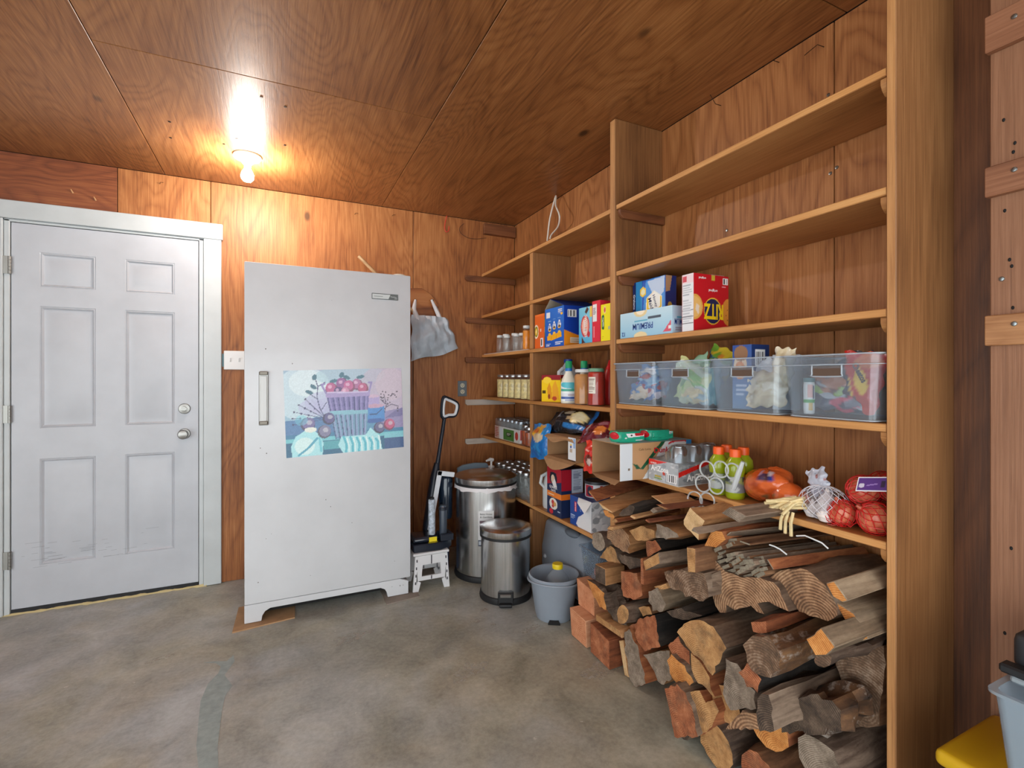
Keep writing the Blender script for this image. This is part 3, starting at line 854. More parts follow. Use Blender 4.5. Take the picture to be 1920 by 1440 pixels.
# ================================================================== HOOK BOARD AND BAG
hb = thing('hook_board', 'shaped wooden hook board on the back wall behind freezer', 'hook rack', (.86, YB, 1.70))
hp = [atY(x, y, YB) for x, y in [(700,541),(790,541),(806,552),(822,575),(815,592),(790,602),(700,602)]]
obj('board', G().prism([(p.x, YB - .0005, p.z) for p in hp], (0, -.016, 0)), wood('hookboard', (120,66,30), (168,102,52), (196,134,80), 'x', rough=.45), hb, bevel=.002, world=True)
for x in (778, 809):
    p = atY(x, 566, YB - .017)
    obj('hook', G().tube([p, p + Vector((0,-.02,-.006)), p + Vector((0,-.034,-.004)), p + Vector((0,-.040,.010))], .004, 8), M_NAIL, hb, world=True)
def carrier_bag():
    g = G(); nu, nv = 26, 20
    A = atY(775, 620, YB - .08); 
    top = [atY(772,590,YB-.07), atY(838,596,YB-.07)]
    bl, brr = atY(770,678,YB-.08), atY(860,655,YB-.08)
    rnd = random.Random(3)
    def pt(u, v, side):
        t = (top[0]*(1-u)+top[1]*u); b = (bl*(1-u)+brr*u)
        p = t*v + b*(1-v)
        bulge = .055 * (math.sin(PI*min(1,max(0,u)))**.6) * (math.sin(PI*(.12+.80*(1-v)))**.8)
        w = .006*math.sin(u*23+v*7) + .006*math.sin(u*9-v*17+1) + .004*math.sin(u*41+2*v)
        return (p.x + .006*math.sin(v*12+u*3), p.y - side*(bulge) - w - .0, p.z + .008*math.sin(u*8)*(1-v))
    for side in (1, -.6):
        vs = [pt(i/(nu-1), j/(nv-1), side) for j in range(nv) for i in range(nu)]
        g.add(vs, [(j*nu+i, j*nu+i+1, (j+1)*nu+i+1, (j+1)*nu+i) for j in range(nv-1) for i in range(nu-1)])
    # twisted handles
    return g
def filmy(name, rgb, opac, rough=.3):
    m = clearmat(name, (232,238,244), opac, rough, 1.4, rgb); return m
bag = thing('plastic_carrier_bag', 'grey-white plastic carrier bag hanging from the hook board', 'bag', (1.0, YB - .08, 1.35))
obj('bag_body', carrier_bag(), plain('bag_film', (196,208,220), .35, var=.08, vscale=9), bag, world=True)
for (x0,y0,x1,y1,x2,y2) in ((779,562,776,580,783,600), (809,562,822,590,826,606)):
    a, b, c_ = atY(x0,y0,YB-.055), atY(x1,y1,YB-.065), atY(x2,y2,YB-.075)
    obj('bag_handle', G().tube([a, (a+b)/2, b, c_, c_ + Vector((0,0,-.05))], [.008,.013,.016,.020,.028], 9), plain('bag_handle_film', (226,230,236), .35), bag, world=True)
obj('bag_knot', G().sphere(atY(802,600,YB-.09), .035,.02,.03, 14, 9), plain('bag_handle_film', (226,230,236)), bag, world=True)

# ================================================================== STEEL STEP BINS
def steel_mat():
    m, nt, b = _bsdf('brushed_steel')
    n = noise(nt, coords(nt, (60,60,1.2)), 3.0, 4, .6)
    nt.links.new(ramp(nt, n, [(.3, lin((186,188,190))), (.7, lin((220,220,220)))]), b.inputs['Base Color'])
    b.inputs['Metallic'].default_value = 1.0
    b.inputs['Roughness'].default_value = .24
    b.inputs['Anisotropic'].default_value = .5
    bump(nt, b, n, .06, .001)
    return m
M_BRUSH = steel_mat()
M_NAVY = plain('navy_plastic', (26,34,48), .4)
def step_bin(name, label, c, r, h, dome, pedal_dir):
    t = thing(name, label, 'trash can', (c[0], c[1], 0))
    obj('base_ring', G().lathe([(0,.001),(r+.008,.001),(r+.010,.012),(r+.006,.032),(r,.036)], n=48), M_BLACK, t)
    obj('body', G().lathe([(r,.034),(r,h-.005),(r-.006,h-.002)], n=64), M_BRUSH, t)
    lid = obj('lid', G().lathe([(r-.004,h-.004),(r+.006,h),(r+.008,h+.006),(r+.008,h+.034),(r-.004,h+.042),(r*.8,h+.042+dome*.5),(r*.45,h+.042+dome*.9),(0,h+.042+dome)], n=64), M_BRUSH, t)
    obj('lid_gasket', G().lathe([(r+.002,h-.012),(r+.0075,h-.012),(r+.0075,h+.002),(r+.002,h+.002)], n=48), M_BLACK, t)
    R = Matrix.Rotation(pedal_dir, 4, 'Z')
    hs = G().box(-.042, -r-.016, .010, .042, -r+.03, .075).xform(R)
    ph = obj('pedal_housing', hs, M_BLACK, t, bevel=.004)
    obj('pedal_plate', G().box(-.030, -r-.0185, .048, .030, -r-.012, .066).xform(R), M_STEEL, t, bevel=.002)
    obj('pedal', G().box(-.034, -r-.042, .004, .034, -r+.0, .022).xform(R), M_BLACK, t, bevel=.006, seg=2)
    return t
ang = lambda c: math.atan2(c[1], c[0]) - PI/2
c1, c2 = (1.19, 2.885), (1.163, 2.526)
b1 = step_bin('step_bin', 'tall brushed steel step bin with white liner edge showing', c1, .188, .575, .02, ang(c1) + .12)
b2 = step_bin('step_bin', 'short brushed steel step bin standing before the taller bin', c2, .138, .352, .012, ang(c2) + .0)
# liner frill under the lid, paper label
g = G(); rr = random.Random(2); P = []
n_ = 56
vs = []
for k in range(n_):
    a = 2*PI*k/n_
    for j, z in enumerate((.572, .56, .545)):
        q = .192 + .006*rr.random()*j
        vs.append((q*math.cos(a), q*math.sin(a), z - (.012*rr.random() if j == 2 else 0)))
g.add(vs, [(3*k+j, 3*((k+1)%n_)+j, 3*((k+1)%n_)+j+1, 3*k+j+1) for k in range(n_) for j in range(2)])
obj('liner_edge', g, plain('liner_white', (226,222,224), .5), b1)
lb = Cv(40, 90, (214,214,216)); lb.rect(.05,.80,.95,.97,(222,222,222)); lb.lineset(.1,.45,.9,.62,4,(120,110,120)); lb.rect(.1,.64,.5,.72,(110,90,100)); lb.rect(.0,.0,.5,.18,(60,70,88)); lb.rect(.06,.04,.26,.14,(180,186,196))
a0 = ang(c1) - PI/2 + .12
R_ = .1888
def lbl_fn(u, v):
    a = a0 - .36 + u * .50
    return (R_*math.cos(a), R_*math.sin(a), .22 + v*.21)
surf('paper_label', lbl_fn, lb, vcol(), b1)
tm = a0 - .36 + .25
for k, s_ in enumerate(('Better Homes', '& Gardens')):
    text(s_, (.1895*math.cos(tm), .1895*math.sin(tm), .412 - .017*k), (-math.sin(tm), math.cos(tm), 0), (0,0,1), .011, plain('ink_dark', (52,54,62)), b1, width=.072)

# ================================================================== STOOL, FLOOR WASHER
sx0, sx1, sy0, sy1, sz = .700, .905, 2.765, 2.945, .205
M_STOOL = plain('stool_white', (220,220,222), .45)
sto = thing('folding_step_stool', 'white plastic folding step stool between freezer and bins', 'step stool', ((sx0+sx1)/2, (sy0+sy1)/2, 0))
def stool_side(y):
    P = [(sx0 - .006, .001), (sx0 + .030, .001), (sx0 + .042, .045), (sx0 + .055, .055), (sx1 - .055, .055), (sx1 - .042, .045), (sx1 - .032, .001), (sx1 + .004, .001), (sx1 - .004, sz - .002), (sx0 + .004, sz - .002)]
    H = [(sx0 + .045, .085), (sx1 - .045, .085), (sx1 - .050, .150), (sx0 + .050, .150)]
    g = G()
    # frame as ring between outer shape and hand hole: four quads per layer
    o_ = [(sx0 + .022, .062), (sx1 - .022, .062), (sx1 - .012, sz - .002), (sx0 + .012, sz - .002)]
    for (a, b, c_, d) in ((o_[0], o_[1], H[1], H[0]), (o_[1], o_[2], H[2], H[1]), (o_[2], o_[3], H[3], H[2]), (o_[3], o_[0], H[0], H[3])):
        g.prism([(p[0], y, p[1]) for p in (a, b, c_, d)], (0, .012, 0))
    for sgn, xa in ((1, sx0), (-1, sx1)):
        g.prism([(xa - sgn*.006, y, .001), (xa + sgn*.026, y, .001), (xa + sgn*.040, y, .052), (xa + sgn*.022, y, .062)], (0, .012, 0))
        g.prism([(xa - sgn*.006, y - .002, .001), (xa + sgn*.010, y - .002, .001), (xa + sgn*.022, y - .002, sz - .002), (xa + sgn*.008, y - .002, sz - .002)], (0, .016, 0))
        for q in range(4): g.box(xa + sgn*.008 - .003 + q*sgn*.003, y - .0035, .045 + q*.042, xa + sgn*.008 + .003 + q*sgn*.003, y - .001, .060 + q*.042, 1)
    g.box((sx0+sx1)/2 - .003, y - .001, .064, (sx0+sx1)/2 + .003, y + .012, .084, 1).box((sx0+sx1)/2 - .003, y - .001, .152, (sx0+sx1)/2 + .003, y + .012, sz - .004, 1)
    return g
M_STSL = plain('stool_slot', (60,60,66), .6)
obj('leg_panel', stool_side(sy0), [M_STOOL, M_STSL], sto, world=True, smooth=False)
obj('leg_panel', stool_side(sy1 - .012), [M_STOOL, M_STSL], sto, world=True, smooth=False)
obj('step_top', G().box(sx0 - .004, sy0 - .004, sz - .001, sx1 + .004, sy1 + .004, sz + .014), M_STOOL, sto, bevel=.004, world=True)
stz = sz + .014
vc = thing('floor_washer', 'cordless navy and white floor washer with loop handle on its dock', 'vacuum cleaner', (.83, 2.88, stz))
obj('dock_tray', G().prism([(x, y, stz + .001) for x, y in ((.700,2.775),(.860,2.765),(.935,2.80),(.945,2.86),(.90,2.94),(.70,2.945))], (0,0,.045)), M_NAVY, vc, bevel=.006, world=True)
obj('nozzle_head', G().box(.705, 2.79, stz + .047, .855, 2.93, stz + .080), plain('smoke_black', (36,42,54), .2, coat=.5), vc, bevel=.016, seg=3, world=True)
obj('sticker', G().box(.790, 2.7815, stz + .0465, .845, 2.7885, stz + .0475).box(.795, 2.7885, stz + .050, .842, 2.7895, stz + .076), plain('sticker_yellow', (236,214,30), .5), vc, world=True)
obj('accessory_holder', G().box(.862, 2.775, stz + .046, .94, 2.80, stz + .086).box(.862, 2.845, stz + .046, .94, 2.87, stz + .086).box(.915, 2.80, stz + .046, .94, 2.845, stz + .086), M_NAVY, vc, bevel=.004, world=True)
ax = [Vector((.775, 2.94, stz + .06)), Vector((.82, 3.02, .62)), Vector((.895, 3.08, .90)), Vector((.915, 3.10, 1.02))]
def prof_tube(pts, w, d, n=16):
    g = G(); vs = []; fs = []
    for (p, ww, dd) in zip(pts, w, d):
        for k in range(n):
            a = 2*PI*k/n
            ca, sa = math.cos(a), math.sin(a)
            vs.append((p[0] + ww*math.copysign(abs(ca)**.6, ca), p[1] + dd*math.copysign(abs(sa)**.6, sa), p[2]))
    L = len(pts)
    for i in range(L-1):
        for k in range(n):
            j = (k+1) % n; fs.append((i*n+k, i*n+j, (i+1)*n+j, (i+1)*n+k))
    fs.append(list(range(n-1,-1,-1))); fs.append([(L-1)*n+k for k in range(n)])
    return g.add(vs, fs)
vb, vt, vs1, vs2 = atY(803,985,2.945), atY(819,868,2.99), atY(822,858,3.0), atY(833,786,3.04)
bw = [vb, vb.lerp(vt,.5), vb.lerp(vt,.8), vt]
obj('main_body', prof_tube([bw[0] + Vector((0,.01,-.03)), bw[0], bw[1], bw[2], bw[3]], [.030,.030,.030,.026,.015], [.035,.035,.035,.030,.018]), M_NAVY, vc, world=True)
obj('white_spine', G().box(-.026, -.004, -.02, .004, .004, .34).box(-.026,-.004,.31,.085,.004,.34).xform(Matrix.Translation(vb + Vector((.012,-.042,0))) @ Matrix.Rotation(math.atan2(vt.x-vb.x, vt.z-vb.z), 4, 'Y')), plain('washer_white', (226,230,236), .3), vc, bevel=.003, world=True)
obj('water_tank', G().lathe([(0,.34),(.040,.34),(.044,.36),(.047,.585),(.040,.602),(.030,.606),(0,.606)], (.957, 2.990, 0), 28), plain('tank_navy', (30,44,62), .15, coat=.6), vc, world=True)
obj('tank_cap', G().lathe([(0,.606),(.036,.606),(.036,.618),(.020,.630),(0,.630)], (.957, 2.990, 0), 24), M_BLACK, vc, world=True)
obj('shaft', G().tube([vt + Vector((0,0,-.03)), vs1, vs1.lerp(vs2,.5), vs2], [.016,.013,.012,.012], 14), M_NAVY, vc, world=True)
hc = [atY(x, y, 3.04) for x, y in [(829,781),(831,748),(838,747),(855,755),(858,762),(856,772),(852,779),(840,780)]]
def loop(P, k=4):
    n = len(P); out = []
    for i in range(n):
        a, b, c_, d = P[i-1], P[i], P[(i+1)%n], P[(i+2)%n]
        for s_ in range(k):
            t = s_/k; out.append(.5*((2*b)+(-a+c_)*t+(2*a-5*b+4*c_-d)*t*t+(-a+3*b-3*c_+d)*t**3))
    return out
hl = loop(hc)
obj('handle_loop', G().tube(hl, .013, 10, closed=True), M_NAVY, vc, world=True)
cc = sum(hc, Vector()) / len(hc)
obj('handle_trim', G().tube([cc + (p - cc)*.86 + Vector((0,-.006,0)) for p in hl], .009, 8, closed=True), plain('washer_white', (226,230,236)), vc, world=True)
M_LINT = plain('lint_roller', (168,178,190), .7, var=.25, vscale=60)
br_ = thing('brush_roller', 'grey fluffy spare brush roller standing on the washer dock', 'roller', (.818, 2.80, stz + .081))
obj('roll', G().lathe([(0,0),(.019,0),(.020,.006),(.020,.20),(.018,.205),(0,.205)], (0,.012,.005), 20), M_LINT, br_)
obj('end_cap', G().lathe([(0,.205),(.014,.205),(.014,.216),(0,.218)], (0,.012,.005), 16), M_BLACK, br_)
tb = thing('dark_tool_tube', 'dark grey upright tube accessory beside the floor washer', 'tube', (.89, 2.823, stz + .048))
obj('tube_body', G().lathe([(0,0),(.021,0),(.023,.01),(.023,.185),(.019,.192),(.019,.20),(0,.20)], n=20), plain('tube_slate', (56,66,80), .4), tb)
obj('tube_rim', G().lathe([(.0235,.170),(.026,.172),(.026,.186),(.0235,.188)], n=20), M_NAVY, tb)
bx = thing('navy_carton', 'small navy carton on the floor behind the step stool', 'box', (.92, 3.05, 0))
obj('carton_body', G().box(.90, 3.00, .001, .985, 3.16, .20), plain('carton_navy', (28,44,74), .5), bx, bevel=.002, world=True)
obj('carton_flap', G().box(.90, 2.985, .2005, .985, 3.09, .2025).xform(Matrix.Identity(4)), plain('carton_grey', (120,130,146), .6), bx, world=True)

# ================================================================== UNDER THE SHELF
M_GREY = plain('grey_plastic', (140,150,162), .36, var=.03, vscale=8)
lbx = thing('hooded_litter_box', 'grey plastic hooded bin with scooped handle under the low shelf', 'bin', (1.46, 2.37, 0))
y0_, y1_ = 2.14, 2.59
P = [(1.428, .045), (1.61, .045), (1.61, .372), (1.475, .378), (1.455, .365), (1.428, .22)]
obj('hood', G().prism([(x, y0_, z) for x, z in P], (0, y1_ - y0_, 0)), M_GREY, lbx, bevel=.016, seg=3, world=True)
obj('tray_base', G().box(1.43, y0_ + .01, .001, 1.60, y1_ - .01, .044), M_BLACK, lbx, bevel=.006, world=True)
obj('handle_scoop', G().sphere((1.465, 2.30, .368), .03, .07, .022, 16, 8), plain('grey_plastic_dark', (104,113,124), .4), lbx, world=True)
obj('latch', G().sphere((1.430, 2.545, .17), .012, .016, .012, 12, 8), plain('latch_grey', (190,196,202), .35), lbx, world=True)
obj('filter_hole', G().sphere((1.428, 2.56, .085), .006, .032, .032, 16, 10), M_BLACK, lbx, world=True)
bc = (1.285, 2.195)
bu = thing('mop_bucket', 'grey plastic bucket with flared rim standing before the hooded bin', 'bucket', (bc[0], bc[1], 0))
obj('bucket_shell', G().lathe([(0,.012),(.082,.012),(.086,.001),(.090,.001),(.096,.02),(.108,.10),(.120,.185),(.124,.20),(.130,.202),(.131,.214),(.126,.220),(.118,.214),(.112,.19),(.100,.10),(.088,.03),(0,.026)], n=44), M_GREY, bu)
obj('rim_lip', G().tube([((.133)*math.cos(a), (.133)*math.sin(a), .196 + .006*math.sin(a*2)) for a in [k*2*PI/40 for k in range(40)]], .006, 8, closed=True), M_GREY, bu)
obj('foot_notch', G().prism([(-.030,-.0,0),(.030,0,0),(.022,0,.02),(-.022,0,.02)], (0,.02,0)).xform(Matrix.Rotation(ang(bc),4,'Z') @ Matrix.Translation((0,-.104,.001))), M_DARK, bu)
jg = thing('clear_jug', 'clear plastic jug with yellow cap sitting in the grey bucket', 'jug', (bc[0] + .015, bc[1] - .01, .031))
M_CLR = clearmat('clear_plastic', (244,247,250), .12, .10)
obj('jug_body', G().lathe([(0,0),(.062,0),(.066,.01),(.066,.13),(.058,.165),(.036,.195),(.020,.212),(.019,.232)], n=32), M_CLR, jg)
obj('jug_cap', G().lathe([(.0195,.214),(.027,.214),(.028,.232),(.026,.238),(0,.240)], n=24), plain('cap_yellow', (236,206,24), .4), jg)

def tub(name, label, cat, loc, w, d, h, flare, m, rot=0, lip=.008, group=None, hole=True, wall=.003):
    """open storage tub, local x = depth, y = width; bottom at z 0"""
    t = thing(name, label, cat, loc, rot, group)
    def ring(z, e, r=.018, n=5):
        hx, hy = d/2 + e, w/2 + e; out = []
        for (sx, sy, a0_) in ((1,1,0),(-1,1,PI/2),(-1,-1,PI),(1,-1,3*PI/2)):
            for k in range(n):
                a = a0_ + PI/2*k/(n-1)
                out.append((sx*(hx-r) + r*math.cos(a), sy*(hy-r) + r*math.sin(a), z))
        return out
    rings = [ring(.002,-.012), ring(0,-.006), ring(.006,0), ring(h*.80,flare*.8), ring(h-.006,flare), ring(h-.006,flare+lip), ring(h,flare+lip), ring(h,flare-wall), ring(h*.5,flare*.5-wall), ring(.008,-wall), ring(.005,-.012-wall)]
    n = len(rings[0]); g = G(); vs = [p for r_ in rings for p in r_]; fs = []
    for i in range(len(rings)-1):
        for k in range(n):
            j = (k+1) % n; fs.append((i*n+k, i*n+j, (i+1)*n+j, (i+1)*n+k))
    fs.append([k for k in range(n-1,-1,-1)]); b = (len(rings)-1)*n; fs.append([b+k for k in range(n)])
    g.add(vs, fs)
    return t, g
t, g = tub('clear_shoebox_bin', 'small clear plastic bin beside the light timber block', 'bin', (1.475, 1.985, .2535), .14, .22, .14, .010, M_CLR)
obj('tub', g, clearmat('clear_bin_blue', (236,242,248), .16, .2, film=(176,192,206)), t, fix=True)
tag(obj('orange_lid', G().lathe([(0,0),(.045,0),(.045,.02),(.04,.024),(0,.024)], (1.44,1.985,.262), 20), plain('lid_orange', (230,96,36), .4)), 'orange plastic lid lying in the small clear bin', 'lid')
# the rest of the timber that carries the little bin is in the wood pile

# ================================================================== FRONT RIGHT: storage tubs by the end post
t, g = tub('clear_tote', 'clear plastic tote at the lower right corner', 'storage tub', (1.372, .302, .4315), .285, .225, .19, .016, M_CLR, lip=.008)
obj('tub', g, clearmat('clear_tote_film', (222,232,238), .34, .25, film=(200,214,226)), t, fix=True)
bs = thing('yellow_lid_tote', 'grey tote with yellow lid under the clear tote', 'bin', (1.355, .34, 0))
obj('tote_body', G().box(1.285, .09, .001, 1.52, .545, .395), plain('tote_grey', (86,90,94), .5), bs, bevel=.02, seg=2, world=True)
obj('tote_lid', G().box(1.268, .075, .3955, 1.53, .565, .430), plain('tote_yellow', (206,164,20), .45), bs, bevel=.012, seg=3, world=True)
cs = thing('black_tool_case', 'black hard tool case resting on the clear tote', 'tool case', (1.42, .33, .622))
obj('case_tray', G().box(1.30, .20, .6225, 1.49, .455, .636), plain('case_tray', (150,160,166), .4), cs, bevel=.004, world=True)
obj('case_body', G().box(1.325, .18, .637, 1.50, .462, .715), plain('case_black', (38,40,44), .5), cs, bevel=.018, seg=3, world=True)
obj('case_latch', G().box(1.295, .425, .637, 1.325, .470, .655), M_BLACK, cs, bevel=.004, world=True)

# ================================================================== GOODS: builders
def ink(n, rgb, r=.5): return plain('ink_' + n, rgb, r)
I_W, I_K, I_B, I_R, I_Y, I_N = ink('white', (244,244,244)), ink('black', (24,24,28)), ink('blue', (24,70,150)), ink('red', (206,24,36)), ink('yellow', (250,214,20)), ink('navy', (22,34,84))
V_CARD = vcol('printed_card', .45)
V_FOIL = vcol('printed_foil', .24, coat=.4, crinkle=.35, csc=34)

def carton(name, label, x0, y0, z0, x1, y1, z1, base, front=None, side=None, top=None, cat='box', rot=0.0, rough=.5, lid=True):
    """card box; front face looks to -X (the room), side face to -Y (the camera)"""
    c = ((x0+x1)/2, (y0+y1)/2, z0 + .0006)
    t = thing(name, label, cat, c, rot)
    a, b, h = (x1-x0)/2, (y1-y0)/2, z1-z0
    g = G().box(-a, -b, 0, a, b, h)
    if not lid:
        g = G()
        w = .0015
        g.box(-a,-b,0,a,b,w).box(-a,-b,w,-a+w,b,h).box(a-w,-b,w,a,b,h).box(-a+w,-b,w,a-w,-b+w,h).box(-a+w,b-w,w,a-w,b,h)
    obj('carton', g, plain('card_%02x%02x%02x' % tuple(int(v) for v in base), base, rough), t, bevel=.0008 if lid else 0)
    if front is not None: sheet('front_print', (-a, b, 0), (0, -2*b, 0), (0, 0, h), front, t)
    if side is not None: sheet('side_print', (-a, -b, 0), (2*a, 0, 0), (0, 0, h), side, t)
    if top is not None: sheet('top_print', (-a, -b, h), (2*a, 0, 0), (0, 2*b, 0), top, t)
    return t, a, b, h
FR, FU = (0,-1,0), (0,0,1)        # reading direction on the front face
SR = (1,0,0)                       # reading direction on the side face

def smoothstep(a, b, x):
    t = min(1, max(0, (x-a)/(b-a))); return t*t*(3-2*t)
def pouch(name, label, loc, rot, w, h, th, cv, seed=1, cat='snack bag', crimp=.07, mat=None, wr=.35, group=None, parent=None, gusset=False):
    """pillow bag: local x = width, z = height, -y = printed front"""
    r = random.Random(seed); ph = [r.uniform(0, 6.28) for _ in range(8)]
    nx, nz = 20, 24
    g = G(); cols = []
    for side in (-1, 1):
        vs = []
        for j in range(nz):
            v = j/(nz-1)
            for i in range(nx):
                u = i/(nx-1)
                eu = 1 - abs(2*u-1)**3.2
                ev = smoothstep(0, .30, v-crimp*.5) * smoothstep(0, .30, 1-v-crimp*.5)
                ev = ev if not gusset else smoothstep(0,.06,v)*smoothstep(0,.4,1-v-crimp*.5)
                pf = max(0.0, eu)**.55 * ev
                wn = (math.sin(u*17+ph[0]+3*v)*.4 + math.sin(v*23+ph[1]+u*4)*.35 + math.sin((u+v)*31+ph[2])*.25 + math.sin((u-v)*13+ph[3])*.4)
                y = side*(th/2*pf*(1 + wr*.35*wn) + .0006)
                xw = (u-.5)*w*(1 - .06*pf*(1-abs(2*v-1))) + .004*math.sin(v*19+ph[4])*(abs(2*u-1))
                zz_ = v*h + .004*math.sin(u*13+ph[5])*abs(2*v-1)
                if side > 0: y += .0
                vs.append((xw, y + wr*.010*wn*(1-pf)*.6, zz_)); cols.append(cv.sample(u if side < 0 else 1-u, v))
        f = [(j*nx+i, j*nx+i+1, (j+1)*nx+i+1, (j+1)*nx+i) for j in range(nz-1) for i in range(nx-1)]
        if side > 0: f = [q[::-1] for q in f]
        g.add(vs, f)
    o = obj(name, g, mat or V_FOIL, parent, ang=60)
    setcol(o.data, cols)
    o.location = loc; o.rotation_euler = rot
    if parent is None: tag(o, label, cat, group)
    return o

def orient(front, up):
    c = Vector(up).normalized(); b = -Vector(front); b = (b - c*b.dot(c)).normalized(); a = b.cross(c)
    return Matrix((a, b, c)).transposed().to_euler()
M_GLASS = clearmat('jar_glass', (248,250,250), .09, .05, 1.5, film=(236,240,240))
M_LIDS = plain('lid_silver', (176,178,180), .3, metal=.9)
M_LIDW = plain('lid_pale', (214,216,216), .4)
M_GLASSF = clearmat('filled_jar_glass', (252,252,252), .02, .05, 1.5)
def jar(name, label, loc, r, h, fill=None, fmat=None, lidm=None, group=None, cat='jar', lid_h=.016, shoulder=.78):
    t = thing(name, label, cat, loc, 0, group)
    obj('glass', G().lathe([(0,0),(r*.9,0),(r,.006),(r,h*shoulder),(r*.86,h*(shoulder+.08)),(r*.78,h-.014),(r*.78,h-.004)], n=20), M_GLASSF if fill else M_GLASS, t)
    if fill: obj('contents', G().lathe([(0,.004),(r*.90,.004),(r*.92,.01),(r*.92,min(fill, shoulder)*h),(r*.80,h*fill),(0,h*fill)], n=20), fmat, t)
    obj('lid', G().lathe([(r*.79,h-lid_h),(r*.86,h-lid_h),(r*.87,h-.003),(r*.83,h),(r*.60,h),(r*.57,h-.0015),(0,h-.0015)], n=20), lidm or M_LIDS, t)
    return t
def bottle(name, label, loc, prof, m, cap=None, capm=None, cat='bottle', group=None, n=24):
    t = thing(name, label, cat, loc, 0, group)
    obj('bottle_body', G().lathe(prof, n=n), m, t)
    if cap: obj('cap', G().lathe(cap, n=18), capm, t)
    return t
def wrap(name, parent, r, z0, z1, a0, a1, cv, mat=None):
    return surf(name, lambda u, v: (r*math.cos(a0+(a1-a0)*u), r*math.sin(a0+(a1-a0)*u), z0+(z1-z0)*v), cv, mat or V_CARD, parent)

# ================================================================== SHELF L3: small jars, snack cartons
z = ZL['L3']
tag(obj('white_card_sheet', G().prism([(1.372,3.36,z+.0006),(1.372,2.66,z+.0006),(1.60,2.66,z+.0006),(1.60,3.36,z+.0006)], (0,0,.0025)), plain('sheet_white', (222,222,220), .6)), 'white card sheet lying under the small spice jars', 'card sheet')
zj = z + .0038
spots = [(1.43,3.20,.127,0),(1.43,3.10,.127,0),(1.405,3.03,.112,0),(1.43,2.96,.122,0),(1.415,2.90,.112,0),(1.42,2.83,.112,0),(1.50,2.90,.132,0),(1.50,2.80,.135,0)]
j0 = None
for k, (x, y, h, f) in enumerate(spots):
    lab = 'small clear glass jar with pale lid, ' + (['first', 'second', 'third', 'fourth', 'fifth', 'sixth'][k] + ' in the front row' if k < 6 else ['left', 'right'][k-6] + ' one of the taller back pair')
    jr = jar('spice_jar', lab, (x, y, zj), .026, h, None, None, M_LIDW, 'empty jars on the white card sheet')
M_ORJ = plain('orange_spice', (226,138,20), .5, var=.15, vscale=40)
jar('spice_jar', 'narrow glass jar of orange slices nearest the empty jars', (1.415, 2.755, zj), .028, .152, .80, M_ORJ, M_LIDW)
jar('spice_jar', 'narrow glass jar of orange slices against the shelf divider', (1.43, 2.690, zj), .028, .158, .80, M_ORJ, M_LIDW)

cv = Cv(36, 60, (232,104,34)); cv.rect(0,.93,1,1,(240,120,50)); cv.ell(.16,.50,.24,.20,(250,236,210)); cv.ell(.16,.50,.19,.155,(150,140,40)); cv.ell(.16,.50,.12,.10,(240,190,60)); cv.ell(.16,.5,.05,.05,(250,230,180)); cv.bars(.58,.05,.86,.30,7); cv.rect(.55,.48,.66,.56,(244,214,200))
sd = Cv(30, 60, (196,188,60)).blobs([(120,150,40),(226,206,90),(240,232,190),(190,120,40)], 26, .2, .12)
carton('cracker_box', 'orange snack carton with round target emblem beside the divider', 1.385, 2.475, z, 1.60, 2.590, z+.200, (226,100,32), cv, sd)
cv = Cv(60, 90, (22,92,196)); cv.grad((16,80,186),(40,116,214), 70); cv.rect(.08,.76,.28,.90,(240,240,244)); cv.lineset(.70,.82,.92,.94,3,(240,240,244)); cv.ell(.88,.81,.06,.03,(250,190,50))
for q, (x, y) in enumerate(((.26,.50),(.50,.54),(.76,.55))):
    cv.ell(x,y,.085,.085,(244,244,248)); cv.ell(x,y-.055,.07,.045,(250,200,80)); cv.ell(x,y-.04,.05,.03,(60,50,60)); cv.lineset(x-.08,y-.01,x+.08,y+.07,3,(60,110,190)); cv.ell(x,y+.09,.035,.025,(244,244,248)); cv.rect(x-.07,y+.16,x+.07,y+.175,(150,190,230))
    cv.ell(x+.0,.32+.02*q,.07,.045,(250,200,70))
cv.poly([(.12,.29),(.86,.36),(.88,.24),(.60,.20),(.36,.17),(.14,.18)], (246,178,30)); cv.line([(.34,.18),(.36,.28)], .008, (200,130,20)); cv.line([(.60,.20),(.62,.31)], .008, (200,130,20))
cv.lineset(.07,.03,.34,.10,2,(236,240,246)); cv.lineset(.55,.05,.96,.13,2,(236,240,246))
sd = Cv(60, 60, (10,62,168)); sd.poly([(0,0),(1,0),(1,.12),(.55,.22),(0,.40)], (240,146,26)); sd.bars(.10,.72,.34,.90,9); sd.rect(.16,.08,.56,.22,(232,214,190)); sd.lineset(.18,.10,.54,.20,2,(196,160,110))
yb0, yb1 = 2.250, 2.455
t, a, b, h = carton('snack_multipack_box', 'large blue multipack carton with opened gable lid', 1.378, yb0, z, 1.615, yb1, z+.215, (14,70,176), cv, sd, lid=False)
obj('lid_flap', G().prism([(-a,b,h),( a,b,h),(a,b-.06,h+.052),(-a,b-.06,h+.052)], (0,.0012,.0012)), plain('card_inner', (176,160,140), .7), t, smooth=False)
obj('lid_flap', G().prism([(-a,-b,h),(a,-b,h),(a,.045,h+.052),(-a,.045,h+.052)], (0,-.0012,.0012)), plain('flap_blue', (12,58,156), .5), t, smooth=False)
